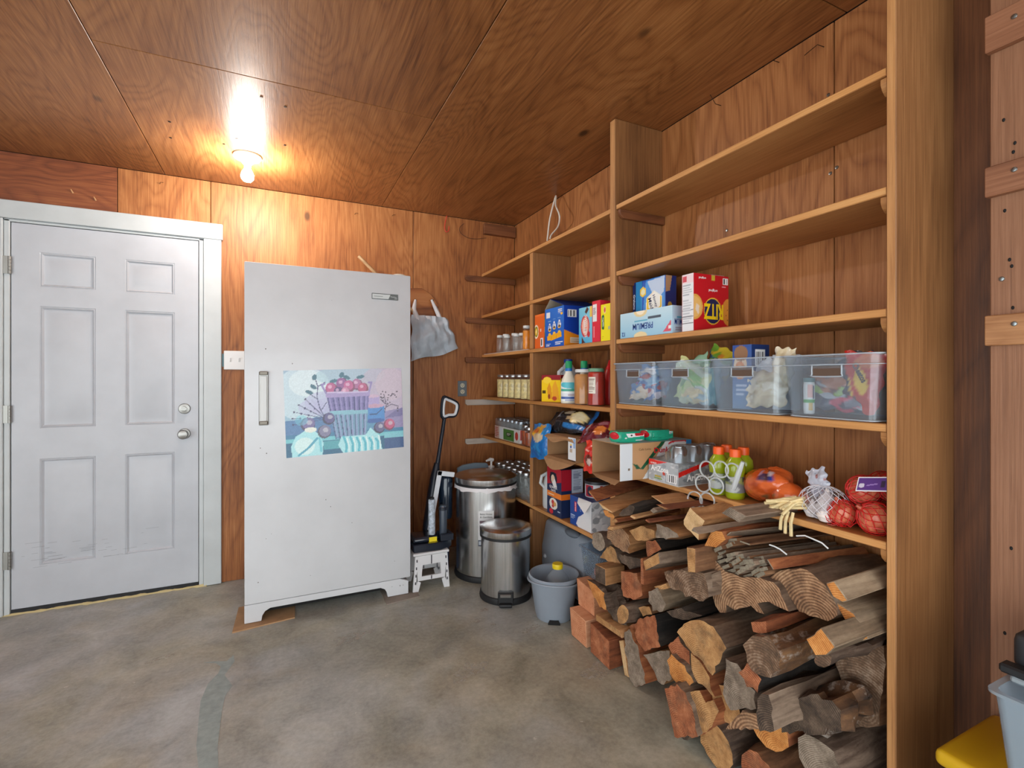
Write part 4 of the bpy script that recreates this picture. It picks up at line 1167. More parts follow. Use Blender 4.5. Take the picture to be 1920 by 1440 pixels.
cv = Cv(40, 70, (86,186,226)); cv.grad((70,170,220),(130,206,232), 60); cv.ell(.48,.47,.32,.30,(206,52,62)); cv.ell(.48,.47,.25,.25,(240,170,150)); cv.rect(.36,.28,.46,.64,(244,226,220)); cv.poly([(.45,.86),(.62,.99),(.75,.92),(.58,.80)], (86,46,40)); cv.poly([(.22,.20),(.40,.06),(.50,.02),(.22,.0)], (86,46,40)); cv.rect(.82,.70,1,.98,(246,206,90)); cv.ell(.74,.24,.10,.08,(206,52,62))
t, a, b, h = carton('cocoa_box', 'light blue carton with red oval and white vertical lettering', 1.378, 1.990, z, 1.44, 2.105, z+.178, (96,190,226), cv)
text('SWISS MISS', (-a, -.004, h*.47), (0,0,-1), FR, .019, I_W, t, bold=.02, width=h*.62)
cv = Cv(24, 70, (222,40,62)); cv.rect(.08,.50,.58,.92,(240,240,240)); cv.lineset(.14,.66,.50,.84,6,(90,90,100)); cv.rect(.16,.12,.28,.38,(240,150,160))
carton('snack_box', 'narrow red carton with white barcode panel between blue and yellow boxes', 1.376, 1.922, z, 1.60, 1.985, z+.196, (222,40,62), cv)
cv = Cv(30, 70, (248,232,20)); cv.rect(.10,.36,.38,.66,(30,104,50)); cv.ell(.24,.66,.14,.05,(30,104,50)); cv.ell(.24,.36,.14,.05,(30,104,50)); cv.ell(.42,.84,.13,.10,(246,214,160)); cv.ell(.42,.84,.08,.07,(222,90,60)); cv.rect(.78,.30,.95,.38,(190,190,150)); cv.lineset(.12,.06,.3,.14,2,(206,180,10)); cv.line([(.24,.62),(.22,.55),(.26,.48),(.23,.40)], .045, (206,226,206))
t, a, b, h = carton('snack_box', 'bright yellow carton with green emblem next to the tall upright', 1.374, 1.840, z, 1.55, 1.912, z+.170, (248,232,20), cv)
o_ = pouch('snack_bag', 'crinkled mixed snack pouch tucked behind the yellow carton', (1.60, 1.885, z+.002), (0,0,-PI/2+.1), .09, .20, .03, Cv(20,24,(196,150,90)).blobs([(226,226,230),(190,90,40),(120,70,30)], 18, .2, .15), 5)

# ================================================================== SHELF L4: canned goods, dressings
z = ZL['L4']; zt = z + .0006
M_PEAR = plain('pickled_pale', (228,208,146), .5, var=.14, vscale=55)
ys = [3.30, 3.20, 3.10, 3.00, 2.89, 2.78]
for k, y in enumerate([3.145, 3.055, 2.965, 2.87, 2.775, 2.685]):
    jar('canning_jar', 'glass jar of pale preserved fruit, %s from the left in its row' % ['first','second','third','fourth','fifth','sixth'][k], (1.425, y, zt), .042, .158, .80, M_PEAR, M_LIDS, 'pale preserves in a row', shoulder=.80)
cv = Cv(44, 52, (246,206,24)); cv.rect(0,.80,1,1,(150,30,40)); cv.ell(.30,.80,.22,.12,(250,214,60)); cv.poly([(.36,.10),(.30,.50),(.42,.72),(.52,.50),(.56,.12)], (226,150,30)); cv.poly([(.58,.12),(.56,.55),(.72,.80),(.86,.50),(.92,.10)], (240,170,40)); cv.ell(.40,.20,.06,.09,(150,60,30)); cv.ell(.68,.14,.12,.08,(190,70,40)); cv.rect(.05,.30,.22,.42,(80,60,20))
sd = Cv(30, 52, (196,196,40)); sd.rect(0,.86,1,1,(150,30,40)); sd.lineset(.1,.10,.9,.80,12,(120,120,30))
t, a, b, h = carton('taco_shell_box', 'yellow taco shell carton with maroon top on the dressing shelf', 1.40, 2.375, z, 1.485, 2.515, z+.152, (240,200,30), cv, sd, rot=.35)
M_RANCH = plain('dressing_white', (232,230,216), .35)
M_GRN = plain('cap_green', (22,150,96), .4)
cvl = Cv(60, 40, (240,246,248)); cvl.ell(.5,.86,.5,.20,(90,190,206)); cvl.rect(0,.52,1,.66,(70,170,150)); cvl.rect(0,.28,1,.42,(226,232,240)); cvl.rect(0,.12,1,.24,(70,100,170)); cvl.lineset(.3,.30,.8,.40,2,(150,110,130)); cvl.lineset(.2,.02,.8,.10,2,(60,90,160))
rprof = [(0,0),(.040,0),(.043,.006),(.043,.105),(.036,.130),(.020,.162),(.016,.186),(.016,.205)]
rcap = [(.0165,.172),(.0185,.172),(.0185,.222),(.016,.226),(0,.226)]
for k, (x, y, lb) in enumerate(((1.415, 2.262, 'ranch dressing bottle with green cap nearest the taco carton'), (1.475, 2.205, 'ranch dressing bottle half hidden behind the tan jar'))):
    t = bottle('dressing_bottle', lb, (x, y, zt), rprof, M_RANCH, rcap, M_GRN)
    wrap('label', t, .0436, .012, .112, -PI*1.05, 0.35, cvl)
    obj('cap_band', G().lathe([(.0187,.172),(.0192,.174),(.0192,.186),(.0187,.188)], n=18), plain('band_blue', (30,110,190), .4), t)
def jug_prof(w): return [(0,0),(w*.94,0),(w,.012),(w,.12),(w*.9,.155),(w*.45,.205),(w*.30,.222),(w*.30,.238)]
t = bottle('milk_jug', 'frosted white gallon jug with blue cap at the back of the shelf', (1.56, 2.50, zt), jug_prof(.072), plain('jug_white', (206,216,226), .45), [(.020,.226),(.026,.226),(.026,.246),(0,.248)], plain('cap_blue', (26,66,150), .4), cat='jug')
obj('jug_handle', G().tube([(-.06,-.03,.10),(-.085,-.035,.13),(-.08,-.03,.17),(-.05,-.02,.19)], .012, 10), plain('jug_white', (206,216,226)), t)
M_PB = plain('tan_sauce', (190,130,64), .45, var=.08, vscale=30)
t = jar('sauce_jar', 'large glass jar of tan applesauce with pale lid', (1.418, 2.125, zt), .050, .180, .86, M_PB, M_LIDW, shoulder=.80)
t = jar('sauce_jar', 'tall jar of red tomato sauce with green lid beside tall upright', (1.412, 2.005, zt), .044, .182, .90, plain('red_sauce', (176,38,14), .35, var=.12, vscale=20), plain('lid_sage', (110,160,130), .45), shoulder=.86)
wrap('label', t, .0446, .06, .14, -PI*1.0, -PI*.72, Cv(14, 26, (226,220,206)).lineset(.1,.1,.9,.9,8,(150,130,120)))
t = jar('sauce_jar', 'dark jar with grey lid standing behind the red sauce', (1.52, 1.945, zt), .042, .215, .85, plain('dark_sauce', (44,34,32), .4), plain('lid_grey', (170,172,174), .4), shoulder=.84)
bottle('squeeze_bottle', 'red squeeze bottle with pointed cap behind the sauce jars', (1.53, 2.055, zt), [(0,0),(.030,0),(.032,.01),(.032,.15),(.02,.18)], plain('ketchup_red', (196,24,26), .35), [(.02,.178),(.021,.182),(.010,.205),(.004,.226),(0,.227)], plain('ketchup_cap', (214,28,34), .4))
bottle('sauce_bottle', 'slim dark bottle with green label at the back of the shelf', (1.56, 2.29, zt), [(0,0),(.028,0),(.03,.01),(.03,.13),(.014,.17),(.013,.20)], plain('dark_glass', (30,26,24), .15), [(.014,.19),(.016,.19),(.016,.212),(0,.213)], M_BLACK)

# ================================================================== SHELF L5: jar tray, chips, torn carton
z = ZL['L5']; zt = z + .0006
pk = thing('wrapped_jar_tray', 'shrink wrapped tray of twelve empty glass jars on shelf', 'jar pack', (1.49, 2.975, zt))
cvf = Cv(90, 30, (210,214,214)); cvf.rect(0,0,.20,1,(196,170,160)); cvf.lineset(.02,.1,.18,.9,6,(170,60,40)); cvf.ell(.30,.5,.08,.4,(206,214,222)); cvf.rect(.38,.05,.80,.85,(64,118,52)); cvf.rect(.50,.34,.70,.64,(34,60,36)); cvf.lineset(.52,.40,.68,.60,2,(226,226,220)); cvf.rect(.80,0,1,1,(206,206,206)); cvf.ell(.90,.5,.06,.3,(180,60,50))
cvs = Cv(50, 30, (214,214,216)); cvs.rect(.05,.25,.45,.95,(190,80,70)); cvs.ell(.26,.6,.12,.25,(96,40,50)); cvs.rect(.5,.25,.95,.95,(200,150,120)); cvs.ell(.74,.6,.14,.25,(190,50,40)); cvs.rect(0,0,1,.22,(226,228,230))
ty0, ty1 = 2.80, 3.185
obj('tray', G().box(1.385, ty0, zt, 1.60, ty1, zt + .012), M_CARD, pk, world=True)
sheet('front_print', (1.3835, ty1, zt+.004), (0, ty0-ty1, 0), (0,0,.085), cvf, pk, world=True)
sheet('side_print', (1.3835, ty0 - .0005, zt+.004), (.215,0,0), (0,0,.085), cvs, pk, world=True)
for i in range(3):
    for k in range(6):
        c_ = (1.418 + i*.072, ty0 + .034 + k*.0635, zt + .013)
        obj('jar_glass', G().lathe([(0,0),(.030,0),(.031,.004),(.031,.095),(.026,.112),(.025,.122)], c_, 14), M_GLASS, pk, world=True)
        obj('jar_lid', G().lathe([(.026,.112),(.028,.112),(.028,.126),(.020,.128),(0,.127)], c_, 14), M_LIDS, pk, world=True)
obj('shrink_film', G().box(1.3825, ty0 - .002, zt + .09, 1.602, ty1 + .001, zt + .1425), clearmat('shrink_film', (232,236,240), .10, .15), pk, bevel=.010, seg=2, world=True)
M_AMB = plain('amber_fruit', (150,70,30), .4, var=.3, vscale=45)
for (x, y, hh, lb) in ((1.415,2.755,.125,'touching the wrapped jar tray'),(1.405,2.69,.118,'in front against the divider'),(1.49,2.70,.128,'behind against the divider')):
    jar('preserve_jar', 'small jar of amber preserved fruit ' + lb, (x, y, zt), .034, hh, .72, M_AMB, M_LIDS, 'amber preserves by the divider')
# chip bags
cv = Cv(40, 48, (26,128,206)); cv.blobs([(22,110,190),(40,150,222)], 14, .2, .2, 2); cv.ell(.42,.74,.30,.16,(240,190,50)); cv.ell(.36,.78,.12,.08,(226,120,50)); cv.ell(.55,.60,.26,.14,(226,206,170)); cv.ell(.55,.92,.18,.06,(226,170,70))
p = atX(1000, 843, 1.345)
pouch('chip_bag', 'bright blue chip bag sagging over the shelf edge', (1.345, 2.475, z - .040), orient((-1,.05,.25), (.18,.05,1)), .215, .200, .06, cv, 11)
cv = Cv(44, 54, (26,28,34)); cv.blobs([(16,18,24),(44,48,56)], 14, .2, .2, 4); cv.ell(.46,.72,.26,.15,(236,214,150)); cv.ell(.46,.74,.20,.10,(246,232,190)); cv.ell(.24,.50,.14,.10,(226,206,176)); cv.ell(.52,.55,.10,.07,(206,180,140)); cv.rect(.10,.16,.44,.34,(214,220,230),.8); cv.rect(0,.92,1,1,(30,110,190)); cv.rect(.78,.5,.9,.95,(40,120,190))
pouch('chip_bag', 'black tortilla chip bag lying across the torn carton', (1.425, 2.475, z + .170), orient((-.75,0,.7), (.12,-1,.06)), .150, .37, .080, cv, 21)
cv = Cv(40, 48, (110,26,40)); cv.blobs([(90,20,34),(140,40,52)], 14, .2, .2, 6); cv.ell(.66,.60,.22,.16,(226,130,60)); cv.ell(.45,.86,.25,.06,(236,190,60)); cv.rect(.15,.10,.4,.3,(206,206,214),.8); cv.ell(.3,.65,.1,.12,(170,110,120))
pouch('chip_bag', 'maroon chip bag propped against the tall upright', (1.375, 2.075, z + .140), orient((-.75,0,.7), (.25,-1,.22)), .12, .235, .05, cv, 31)
cv = Cv(30, 30, (30,30,36)).blobs([(230,190,40),(20,20,24),(30,110,190)], 12, .25, .2, 9)
pouch('chip_bag', 'black and yellow chip bag at the back against the upright', (1.545, 1.975, z + .125), orient((-1,0,.35), (.2,0,1)), .20, .115, .05, cv, 33)
# open brown carton with hanging flap
ob = thing('open_carton', 'brown open-ended cardboard carton with a flap hanging over the edge', 'box', (1.45, 2.23, zt))
M_CARDI = plain('cardboard_inside', (166,126,88), .85, var=.05, vscale=14)
bx0, bx1, by0, by1, bz1 = 1.325, 1.58, 2.055, 2.335, zt + .118
w_ = .003
g = G().box(bx0, by0, zt, bx1, by1, zt + w_).box(bx0, by0, bz1 - w_, bx1, by1, bz1).box(bx0, by1 - w_, zt + w_, bx1, by1, bz1 - w_).box(bx1 - w_, by0, zt + w_, bx1, by1 - w_, bz1 - w_).box(bx0, by0, zt + w_, bx1, by0 + w_, bz1 - w_)
obj('carton', g, M_CARDI, ob, world=True, smooth=False)
def flap(pts, d): return G().prism(pts, d)
fp = [(bx0, by1, zt)] + [(bx0 - .020 - .03*math.sin(PI*k/10), by1 - (by1-by0)*(k/10), zt - .010 - .040*math.sin(PI*k/10)) for k in range(11)] + [(bx0, by0, zt)]
obj('front_flap', flap(fp, (-.002, 0, .002)), M_CARDI, ob, world=True, smooth=False)
tp = [(bx0, by1, bz1)] + [(bx0 - .012 - .018*math.sin(PI*k/10 + .4), by1 - (by1-by0)*(k/10), bz1 - .010 - .022*math.sin(PI*k/8)**2) for k in range(11)] + [(bx0, by0, bz1)]
obj('top_flap', flap(tp, (.002, 0, .002)), M_CARDI, ob, world=True, smooth=False)
wf = Cv(24, 44, (228,230,234)); wf.ell(.4,.66,.10,.06,(240,200,40)); wf.ell(.4,.58,.12,.06,(40,80,160)); wf.rect(.25,.35,.6,.5,(190,170,150)); wf.rect(.7,.55,1,.95,(150,180,220))
obj('white_end_flap', G().box(bx0 - .004, by0 - .004, zt + .012, bx0 - .001, by0 + .062, bz1 + .005), plain('card_white', (228,230,234), .6), ob, world=True)
sheet('end_print', (bx0 - .004, by0 + .062, zt + .012), (0,-.066,0), (0,0,bz1 - zt - .007), wf, ob, world=True)
cv = Cv(30, 36, (228,44,30)); cv.blobs([(214,34,24),(238,70,44)], 10, .2, .2, 3); cv.ell(.52,.42,.28,.17,(110,46,30)); cv.ell(.60,.36,.20,.10,(226,200,190)); cv.lineset(.25,.68,.75,.78,2,(246,190,170))
pouch('candy_pouch', 'red candy pouch hanging between the two cardboard cartons', (1.335, 1.945, z - .028), (-.08, .05, -PI/2), .105, .150, .040, cv, 41, cat='pouch')

# ================================================================== SHELF L6: canning jars, oats, coffee carton
z = ZL['L6']; zt = z + .0006
k = 0
for i, x in enumerate((1.425, 1.505, 1.585)):
    for j_ in range(7):
        y = 2.686 + j_*.086 + (i % 2)*.03
        jar('empty_canning_jar', 'empty canning jar with silver lid, %s row on low shelf, number %s from the divider' % (['front','middle','back'][i], ['one','two','three','four','five','six','seven'][j_]), (x, y, zt), .039, .168, None, None, M_LIDS, 'empty canning jars behind the tall bin', shoulder=.74)
t = bottle('soap_bottle', 'white pump soap bottle behind the tall steel bin', (1.33, 3.125, .0008), [(0,0),(.05,0),(.055,.01),(.055,.50),(.04,.55),(.018,.575),(.018,.60)], plain('soap_white', (226,228,230), .4), [(.019,.59),(.021,.59),(.021,.615),(.007,.62),(.007,.655),(0,.655)], plain('pump_white', (236,236,236), .4))
obj('pump_spout', G().tube([(.012,0,.655),(-.01,-.004,.662),(-.045,-.02,.655)], [.012,.011,.006], 10), plain('pump_white', (236,236,236)), t)
py = [atY(858,878,3.20), atY(868,872,3.20), atY(890,868,3.20), atY(913,868,3.20), atY(917,874,3.20), atY(917,1000,3.20), atY(858,1000,3.20)]
tag(obj('grey_plastic_tray', G().prism([(p.x, 3.20, max(.002, p.z)) for p in py[:5]] + [(py[4].x, 3.20, .002), (py[0].x, 3.20, .002)], (0,.02,0)), plain('tray_bluegrey', (134,154,170), .4), bevel=.004), 'blue-grey plastic tray standing upright behind the tall bin', 'tray')
t = bottle('white_jug', 'white plastic jug squeezed between divider and oats carton', (1.47, 2.535, zt), [(0,0),(.052,0),(.056,.01),(.056,.14),(.045,.18),(.022,.215),(.02,.24)], plain('jug_pale', (206,212,214), .45), [(.02,.232),(.025,.232),(.025,.25),(0,.25)], plain('cap_blue', (26,66,150)), cat='jug')
obj('jug_handle', G().tube([(-.05,.0,.12),(-.078,.0,.15),(-.07,0,.19),(-.03,0,.205)], .010, 10), plain('jug_pale', (206,212,214)), t)
# oats carton, eight-sided look: chamfered corners
cv = Cv(54, 96, (24,42,84)); cv.rect(0,.52,1,1,(176,24,44)); cv.poly([(0,.40),(1,.44),(1,.74),(0,.62)], (24,42,84)); cv.rect(0,.37,1,.49,(240,132,34)); cv.lineset(.1,.40,.7,.46,1,(250,220,190))
cv.ell(.45,.78,.26,.13,(20,28,50)); cv.ell(.42,.76,.13,.09,(236,206,180)); cv.poly([(.36,.68),(.55,.78),(.70,.62),(.50,.58)], (240,240,240)); cv.rect(.25,.86,.64,.90,(20,28,50))
cv.ell(.45,.24,.28,.12,(240,236,226)); cv.ell(.42,.27,.10,.05,(206,60,50)); cv.ell(.55,.24,.09,.045,(226,170,90)); cv.ell(.42,.19,.08,.03,(190,60,60)); cv.ell(.30,.07,.13,.055,(214,40,56)); cv.rect(.74,.10,.9,.12,(200,206,220))
sd = Cv(44, 96, (24,42,84)); sd.rect(0,.56,.45,1,(176,24,44)); sd.rect(.48,.50,1,1,(196,206,222)); sd.lineset(.54,.54,.94,.96,14,(110,120,150)); sd.rect(0,.37,1,.49,(236,120,30)); sd.rect(.62,.22,.9,.34,(214,206,60)); sd.bars(.55,.03,.95,.13,8)
oa0, oa1 = 2.300, 2.455
t, a, b, h = carton('oats_carton', 'tall navy and red oats carton with orange band on low shelf', 1.392, oa0, z, 1.53, oa1, z + .262, (24,42,84), cv, sd)
text('QUAKER', (-a, .008, h*.585), FR, FU, .017, I_W, t, bold=.025, width=.086)
text('OATS', (-a, .008, h*.520), FR, FU, .013, I_W, t, bold=.025, width=.05)
obj('lid_flap', G().prism([(-a, b, h), (-a, -b*.2, h), (-a - .012, -b*.1, h + .05), (-a - .010, b*.7, h + .055)], (.0012, 0, 0)), plain('flap_white', (232,232,232), .5), t, smooth=False)
t = thing('oats_tin', 'round cardboard canister with dark lid on the coffee carton', 'canister', (1.50, 2.125, zt + .151))
obj('drum', G().lathe([(0,0),(.060,0),(.061,.003),(.061,.072),(.058,.074)], n=32), plain('drum_grey', (196,198,204), .5), t)
obj('drum_lid', G().lathe([(.058,.068),(.0635,.068),(.0635,.082),(.058,.083),(.056,.079),(0,.079)], n=32), plain('drum_lid_dark', (44,46,52), .4), t)
wrap('label', t, .0614, .006, .064, -PI*1.15, -.2, Cv(60, 20, (206,208,214)).rect(.10,0,.34,1,(176,30,50)).ell(.24,.5,.08,.4,(24,30,60)).rect(.50,0,.56,1,(150,30,50)).lineset(.6,.1,.95,.9,6,(130,136,150)))
cv = Cv(50, 60, (28,70,150)); cv.poly([(.5,0),(1,0),(1,1),(.78,1),(.70,.6),(.62,.5),(.40,.34),(.30,.10),(.40,0)], (226,228,232)); cv.rect(.22,.48,.32,.82,(206,34,52)); cv.lineset(.05,.20,.25,.36,3,(190,206,226)); cv.line([(.50,.84),(.47,.76),(.53,.70),(.48,.62),(.52,.55)], .010, (180,200,232))
sd = Cv(46, 60, (222,226,230)); sd.ell(.55,.5,.36,.34,(176,182,188)); sd.blobs([(206,210,214),(150,156,162),(236,238,240)], 24, .12, .1, 8)
t, a, b, h = carton('coffee_carton', 'dark blue coffee carton torn open at its white front corner', 1.395, 2.02, z, 1.60, 2.215, z + .150, (24,58,130), cv, sd)
text('KIRKLAND', (-a, b*.46, h*.65), (0,0,1), (0,1,0), .009, I_W, t, bold=.02, width=h*.30)
obj('torn_flap', G().prism([(-a, b*.2, h), (-a, -b, h), (-a - .035, -b*.9, h - .055), (-a - .02, 0, h - .02)], (.0012, 0, .0012)), plain('flap_white', (232,232,232)), t, smooth=False)

# ================================================================== SHELF R3: cracker cartons
z = ZR['R3']
cv = Cv(110, 44, (170,212,234)); cv.grad((150,202,230),(196,226,240), 80); cv.ell(.42,.98,.13,.22,(236,214,160)); cv.ell(.42,.98,.08,.14,(250,240,214)); cv.ell(.42,.04,.13,.16,(240,220,170)); cv.rect(.56,.64,.80,.72,(70,84,100)); cv.rect(.30,.60,.55,.64,(90,176,206)); cv.poly([(.84,.10),(.97,.10),(.97,.48)], (220,90,110)); cv.rect(.93,.18,.97,.30,(240,240,240))
sd = Cv(30, 44, (186,214,232)); sd.rect(.3,.55,1,.62,(90,176,206)); sd.lineset(.2,.1,.9,.24,2,(150,150,170))
t, a, b, h = carton('saltine_box', 'pale blue saltine carton lying on its side with upside-down lettering', 1.378, 1.452, z, 1.452, 1.772, z + .108, (176,214,234), cv, sd)
text('PREMIUM', (-a, .012, h*.40), (0,1,0), (0,0,-1), .026, I_B, t, bold=.015, width=.125)
text('12', (-a, b*.86, h*.15), (0,1,0), (0,0,-1), .019, I_B, t, bold=.03)
text('PREMIUM', (.004, -b, h*.42), (-1,0,0), (0,0,-1), .024, I_B, t, bold=.015, width=.062)
cv = Cv(76, 90, (34,92,190)); cv.rect(0,0,.10,1,(22,40,100)); cv.rect(.10,0,.30,1,(50,150,214)); cv.poly([(.42,.98),(.98,1),(.98,.40),(.60,.20),(.30,.30)], (70,150,226)); cv.poly([(.46,.96),(.97,.99),(.95,.74),(.72,.60)], (196,214,240))
def hexa(cx, cy, r, ar=.84): return [(cx + r*math.cos(k*PI/3+.5), cy + r*ar*math.sin(k*PI/3+.5)) for k in range(6)]
cv.poly(hexa(.66,.56,.27), (250,246,230)); cv.poly(hexa(.66,.56,.25), (250,206,40)); cv.poly(hexa(.67,.60,.20), (250,248,240)); cv.poly(hexa(.33,.80,.11), (250,206,40)); cv.poly(hexa(.33,.80,.07), (246,236,190)); cv.poly([(.06,.02),(.26,.42),(.50,.06),(.40,0),(.06,0)], (196,140,84))
for q in range(8): cv.ell(.18+.035*(q%4), .08+.08*(q//4)+.05*(q%2), .009, .008, (120,76,40))
sd = Cv(24, 90, (24,44,120)); sd.poly([(0,1),(.6,1),(.4,.75),(0,.72)], (196,150,110)); sd.ell(.4,.5,.2,.07,(206,170,60)); sd.lineset(.2,.1,.8,.36,5,(60,90,170))
t, a, b, h = carton('graham_cracker_box', 'blue graham cracker carton with yellow hexagon behind the saltine box', 1.457, 1.575, z, 1.515, 1.783, z + .255, (30,80,176), cv, sd)
tilt = (0, -math.sin(1.15), -math.cos(1.15)); tu = (0, -math.cos(1.15), math.sin(1.15))
text('Honey', (-a, -.040, h*.61), (0,-.35,-.93), (0,-.93,.35), .020, I_N, t, bold=.01, shear=.2)
text('Maid', (-a, -.015, h*.58), (0,-.35,-.93), (0,-.93,.35), .020, I_N, t, bold=.01, shear=.2)
text('Grahams', (-a, b*.90, h*.66), (0,0,-1), FR, .012, I_W, t, bold=.02, width=h*.26)
cvw = Cv(40, 44, (220,230,238)); cvw.ell(.5,.70,.42,.20,(206,90,70)); cvw.ell(.5,.70,.34,.14,(240,200,180)); cvw.ell(.5,.30,.3,.16,(236,206,140)); cvw.rect(0,.92,1,1,(120,190,226))
carton('cracker_box', 'white carton with red oval standing in the gap behind the red box', 1.55, 1.42, z, 1.62, 1.56, z + .235, (220,230,238), cvw)
cv = Cv(24, 80, (232,234,238)); cv.rect(0,.84,1,.99,(240,214,220)); cv.rect(.08,.86,.4,.96,(206,60,80)); cv.lineset(.08,.62,.92,.82,5,(170,176,186)); 
for q in range(4): cv.rect(.05,.14+.11*q,.95,.15+.11*q,(60,60,70))
cv.lineset(.08,.16,.9,.56,9,(190,194,202)); cv.rect(0,0,.04,1,(200,30,50))
sd = Cv(80, 96, (200,18,34)); sd.ell(.02,.42,.24,.22,(232,170,80)); sd.ell(.02,.42,.20,.18,(240,190,110)); sd.poly([(.05,.38),(.14,.28),(.16,.44),(.08,.48)], (240,220,200)); sd.ell(1.0,.36,.20,.24,(226,150,60)); sd.ell(.96,.40,.012,.012,(120,60,30)); sd.ell(.92,.30,.012,.012,(120,60,30)); sd.ell(.96,.22,.012,.012,(120,60,30))
sd.ell(.54,.36,.25,.235,(240,200,60)); sd.ell(.54,.36,.235,.215,(26,34,84)); sd.bars(.82,.84,.97,.96,8); sd.lineset(.80,.78,.97,.83,1,(236,150,160)); sd.rect(.50,.90,.60,.985,(206,180,60))
t, a, b, h = carton('round_cracker_box', 'bright red cracker carton standing upside down with yellow lettering', 1.378, 1.345, z, 1.556, 1.402, z + .212, (200,18,34), cv, sd)
text('RITZ', (.010, -b, h*.35), (-1,0,0), (0,0,-1), .058, I_Y, t, bold=.03, width=.100, off=.0016)
text('original', (.008, -b, h*.725), (-1,0,0), (0,0,-1), .013, I_W, t, bold=.02, width=.046)
text('original', (-.046, -b, h*.93), (-1,0,0), (0,0,-1), .010, I_W, t, bold=.02, width=.036)

# ================================================================== SHELF R4: four clear tubs and their snacks
z = ZR['R4'] + .0006
M_TUB = clearmat('frosted_tub', (243,247,251), .10, .15, film=(220,231,242))
tubs = []
tl = ['clear plastic tub of blue snack packs beside the tall upright', 'clear plastic tub of green snack packs, second from the upright', 'clear plastic tub holding blue carton and tan pouches', 'clear plastic tub with chip bags next to the end post']
for k, yc in enumerate((1.655, 1.386, 1.116, .845)):
    t, g = tub('clear_snack_tub', tl[k], 'storage tub', (1.480, yc, z), .236, .236, .178, .012, M_TUB, lip=.0045, wall=.003)
    obj('tub_shell', g, M_TUB, t, fix=True)
    hx = .1 + .0
    xx = -.118 - .012*.62 - .0015
    hpts = [(xx - .0015, yy, zz_) for yy, zz_ in ((-.040,.125),(-.036,.118),(.036,.118),(.040,.125),(.040,.147),(.036,.150),(-.036,.150),(-.040,.147))]
    obj('grip_rim', G().tube(loop([Vector(q) for q in hpts], 2), .0022, 6, closed=True), clearmat('tub_rim', (232,238,244), .38, .2, film=(226,234,242)), t)
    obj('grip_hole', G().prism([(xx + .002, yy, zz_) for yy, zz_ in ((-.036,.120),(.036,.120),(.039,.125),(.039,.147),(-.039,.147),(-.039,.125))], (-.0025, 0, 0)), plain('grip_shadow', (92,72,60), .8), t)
    def rr_(e, zz_, r_=.018):
        out = []; q = .118 + e
        for (sx, sy, a0_) in ((1,1,0),(-1,1,PI/2),(-1,-1,PI),(1,-1,3*PI/2)):
            for k2 in range(5):
                a = a0_ + PI/2*k2/4; out.append((sx*(q-r_) + r_*math.cos(a), sy*(q-r_) + r_*math.sin(a), zz_))
        return out
    M_RIM = clearmat('tub_rim', (232,238,244), .38, .2, film=(226,234,242))
    obj('rim', G().tube(rr_(.0160, .177), .0022, 6, closed=True).tube(rr_(.0150, .150), .0012, 5, closed=True), M_RIM, t)
    obj('foot_edge', G().tube(rr_(.0, .004), .0018, 6, closed=True), M_RIM, t)
    tubs.append(t)
def pk_cv(base, cols, seed, n=14): return Cv(18, 22, base).blobs(cols, n, .22, .18, seed)
def settle(o, yc):
    """keep a loose pack inside its tub"""
    bpy.context.view_layer.update()
    b = [o.matrix_world @ Vector(c) for c in o.bound_box]
    lo = [min(v[i] for v in b) for i in range(3)]; hi = [max(v[i] for v in b) for i in range(3)]
    o.location.x += max(0, 1.372 - lo[0]); o.location.z += max(0, z + .007 - lo[2])
    cy = (lo[1] + hi[1])/2; room = max(0, .112 - (hi[1] - lo[1])/2)
    o.location.y += min(max(cy, yc - room), yc + room) - cy
def fill(yc, specs, group, cat='snack pack'):
    for (lab, dy, dz, w, h, th, base, cols, roll, seed, dx, front) in specs:
        c = Vector((1.455 + dx, yc + dy, z + .010 + dz))
        u_ = Vector((.15, -math.sin(roll), math.cos(roll))).normalized()
        loc = c - u_*(h/2) + Vector((0,0,h/2*.6))
        o = pouch('snack_pack', lab, loc, orient(front, u_), w, h, th, pk_cv(base, cols, seed), seed, cat=cat, group=group)
        settle(o, yc)
F0 = (-1, 0, .25)
B_ = [(70,120,190),(226,232,240),(190,60,70),(120,180,220)]
fill(1.655, [
    ('blue wrapped snack bar at the bottom of the first tub', .03, .0, .07, .16, .03, (226,190,150), [(240,220,190),(90,140,200)], 1.5, 101, -.02, F0),
    ('blue and pink wrapper lying low in the first tub', .06, .030, .07, .15, .03, (110,170,214), B_ + [(216,120,190)], 1.2, 102, .0, F0),
    ('pale blue wrapper with red lettering in the first tub', -.03, .032, .075, .16, .03, (150,190,220), B_, 1.75, 103, -.01, F0),
    ('blue and red wrapper against the side of the first tub', -.06, .015, .08, .12, .03, (60,110,180), [(206,60,70),(230,230,236),(226,200,200)], 1.4, 104, -.015, F0),
    ('white topped blue wrapper lying highest in the first tub', -.0, .070, .07, .17, .03, (90,140,200), [(230,236,240),(120,170,210)], 1.7, 105, .02, F0),
    ('tan ended wrapper poking left in the first tub', .05, .060, .06, .13, .025, (226,180,150), [(70,120,190),(240,226,210)], 1.9, 106, .03, F0)], 'packs in the first tub')
G_ = [(150,200,110),(206,220,150),(226,230,226),(120,160,120)]
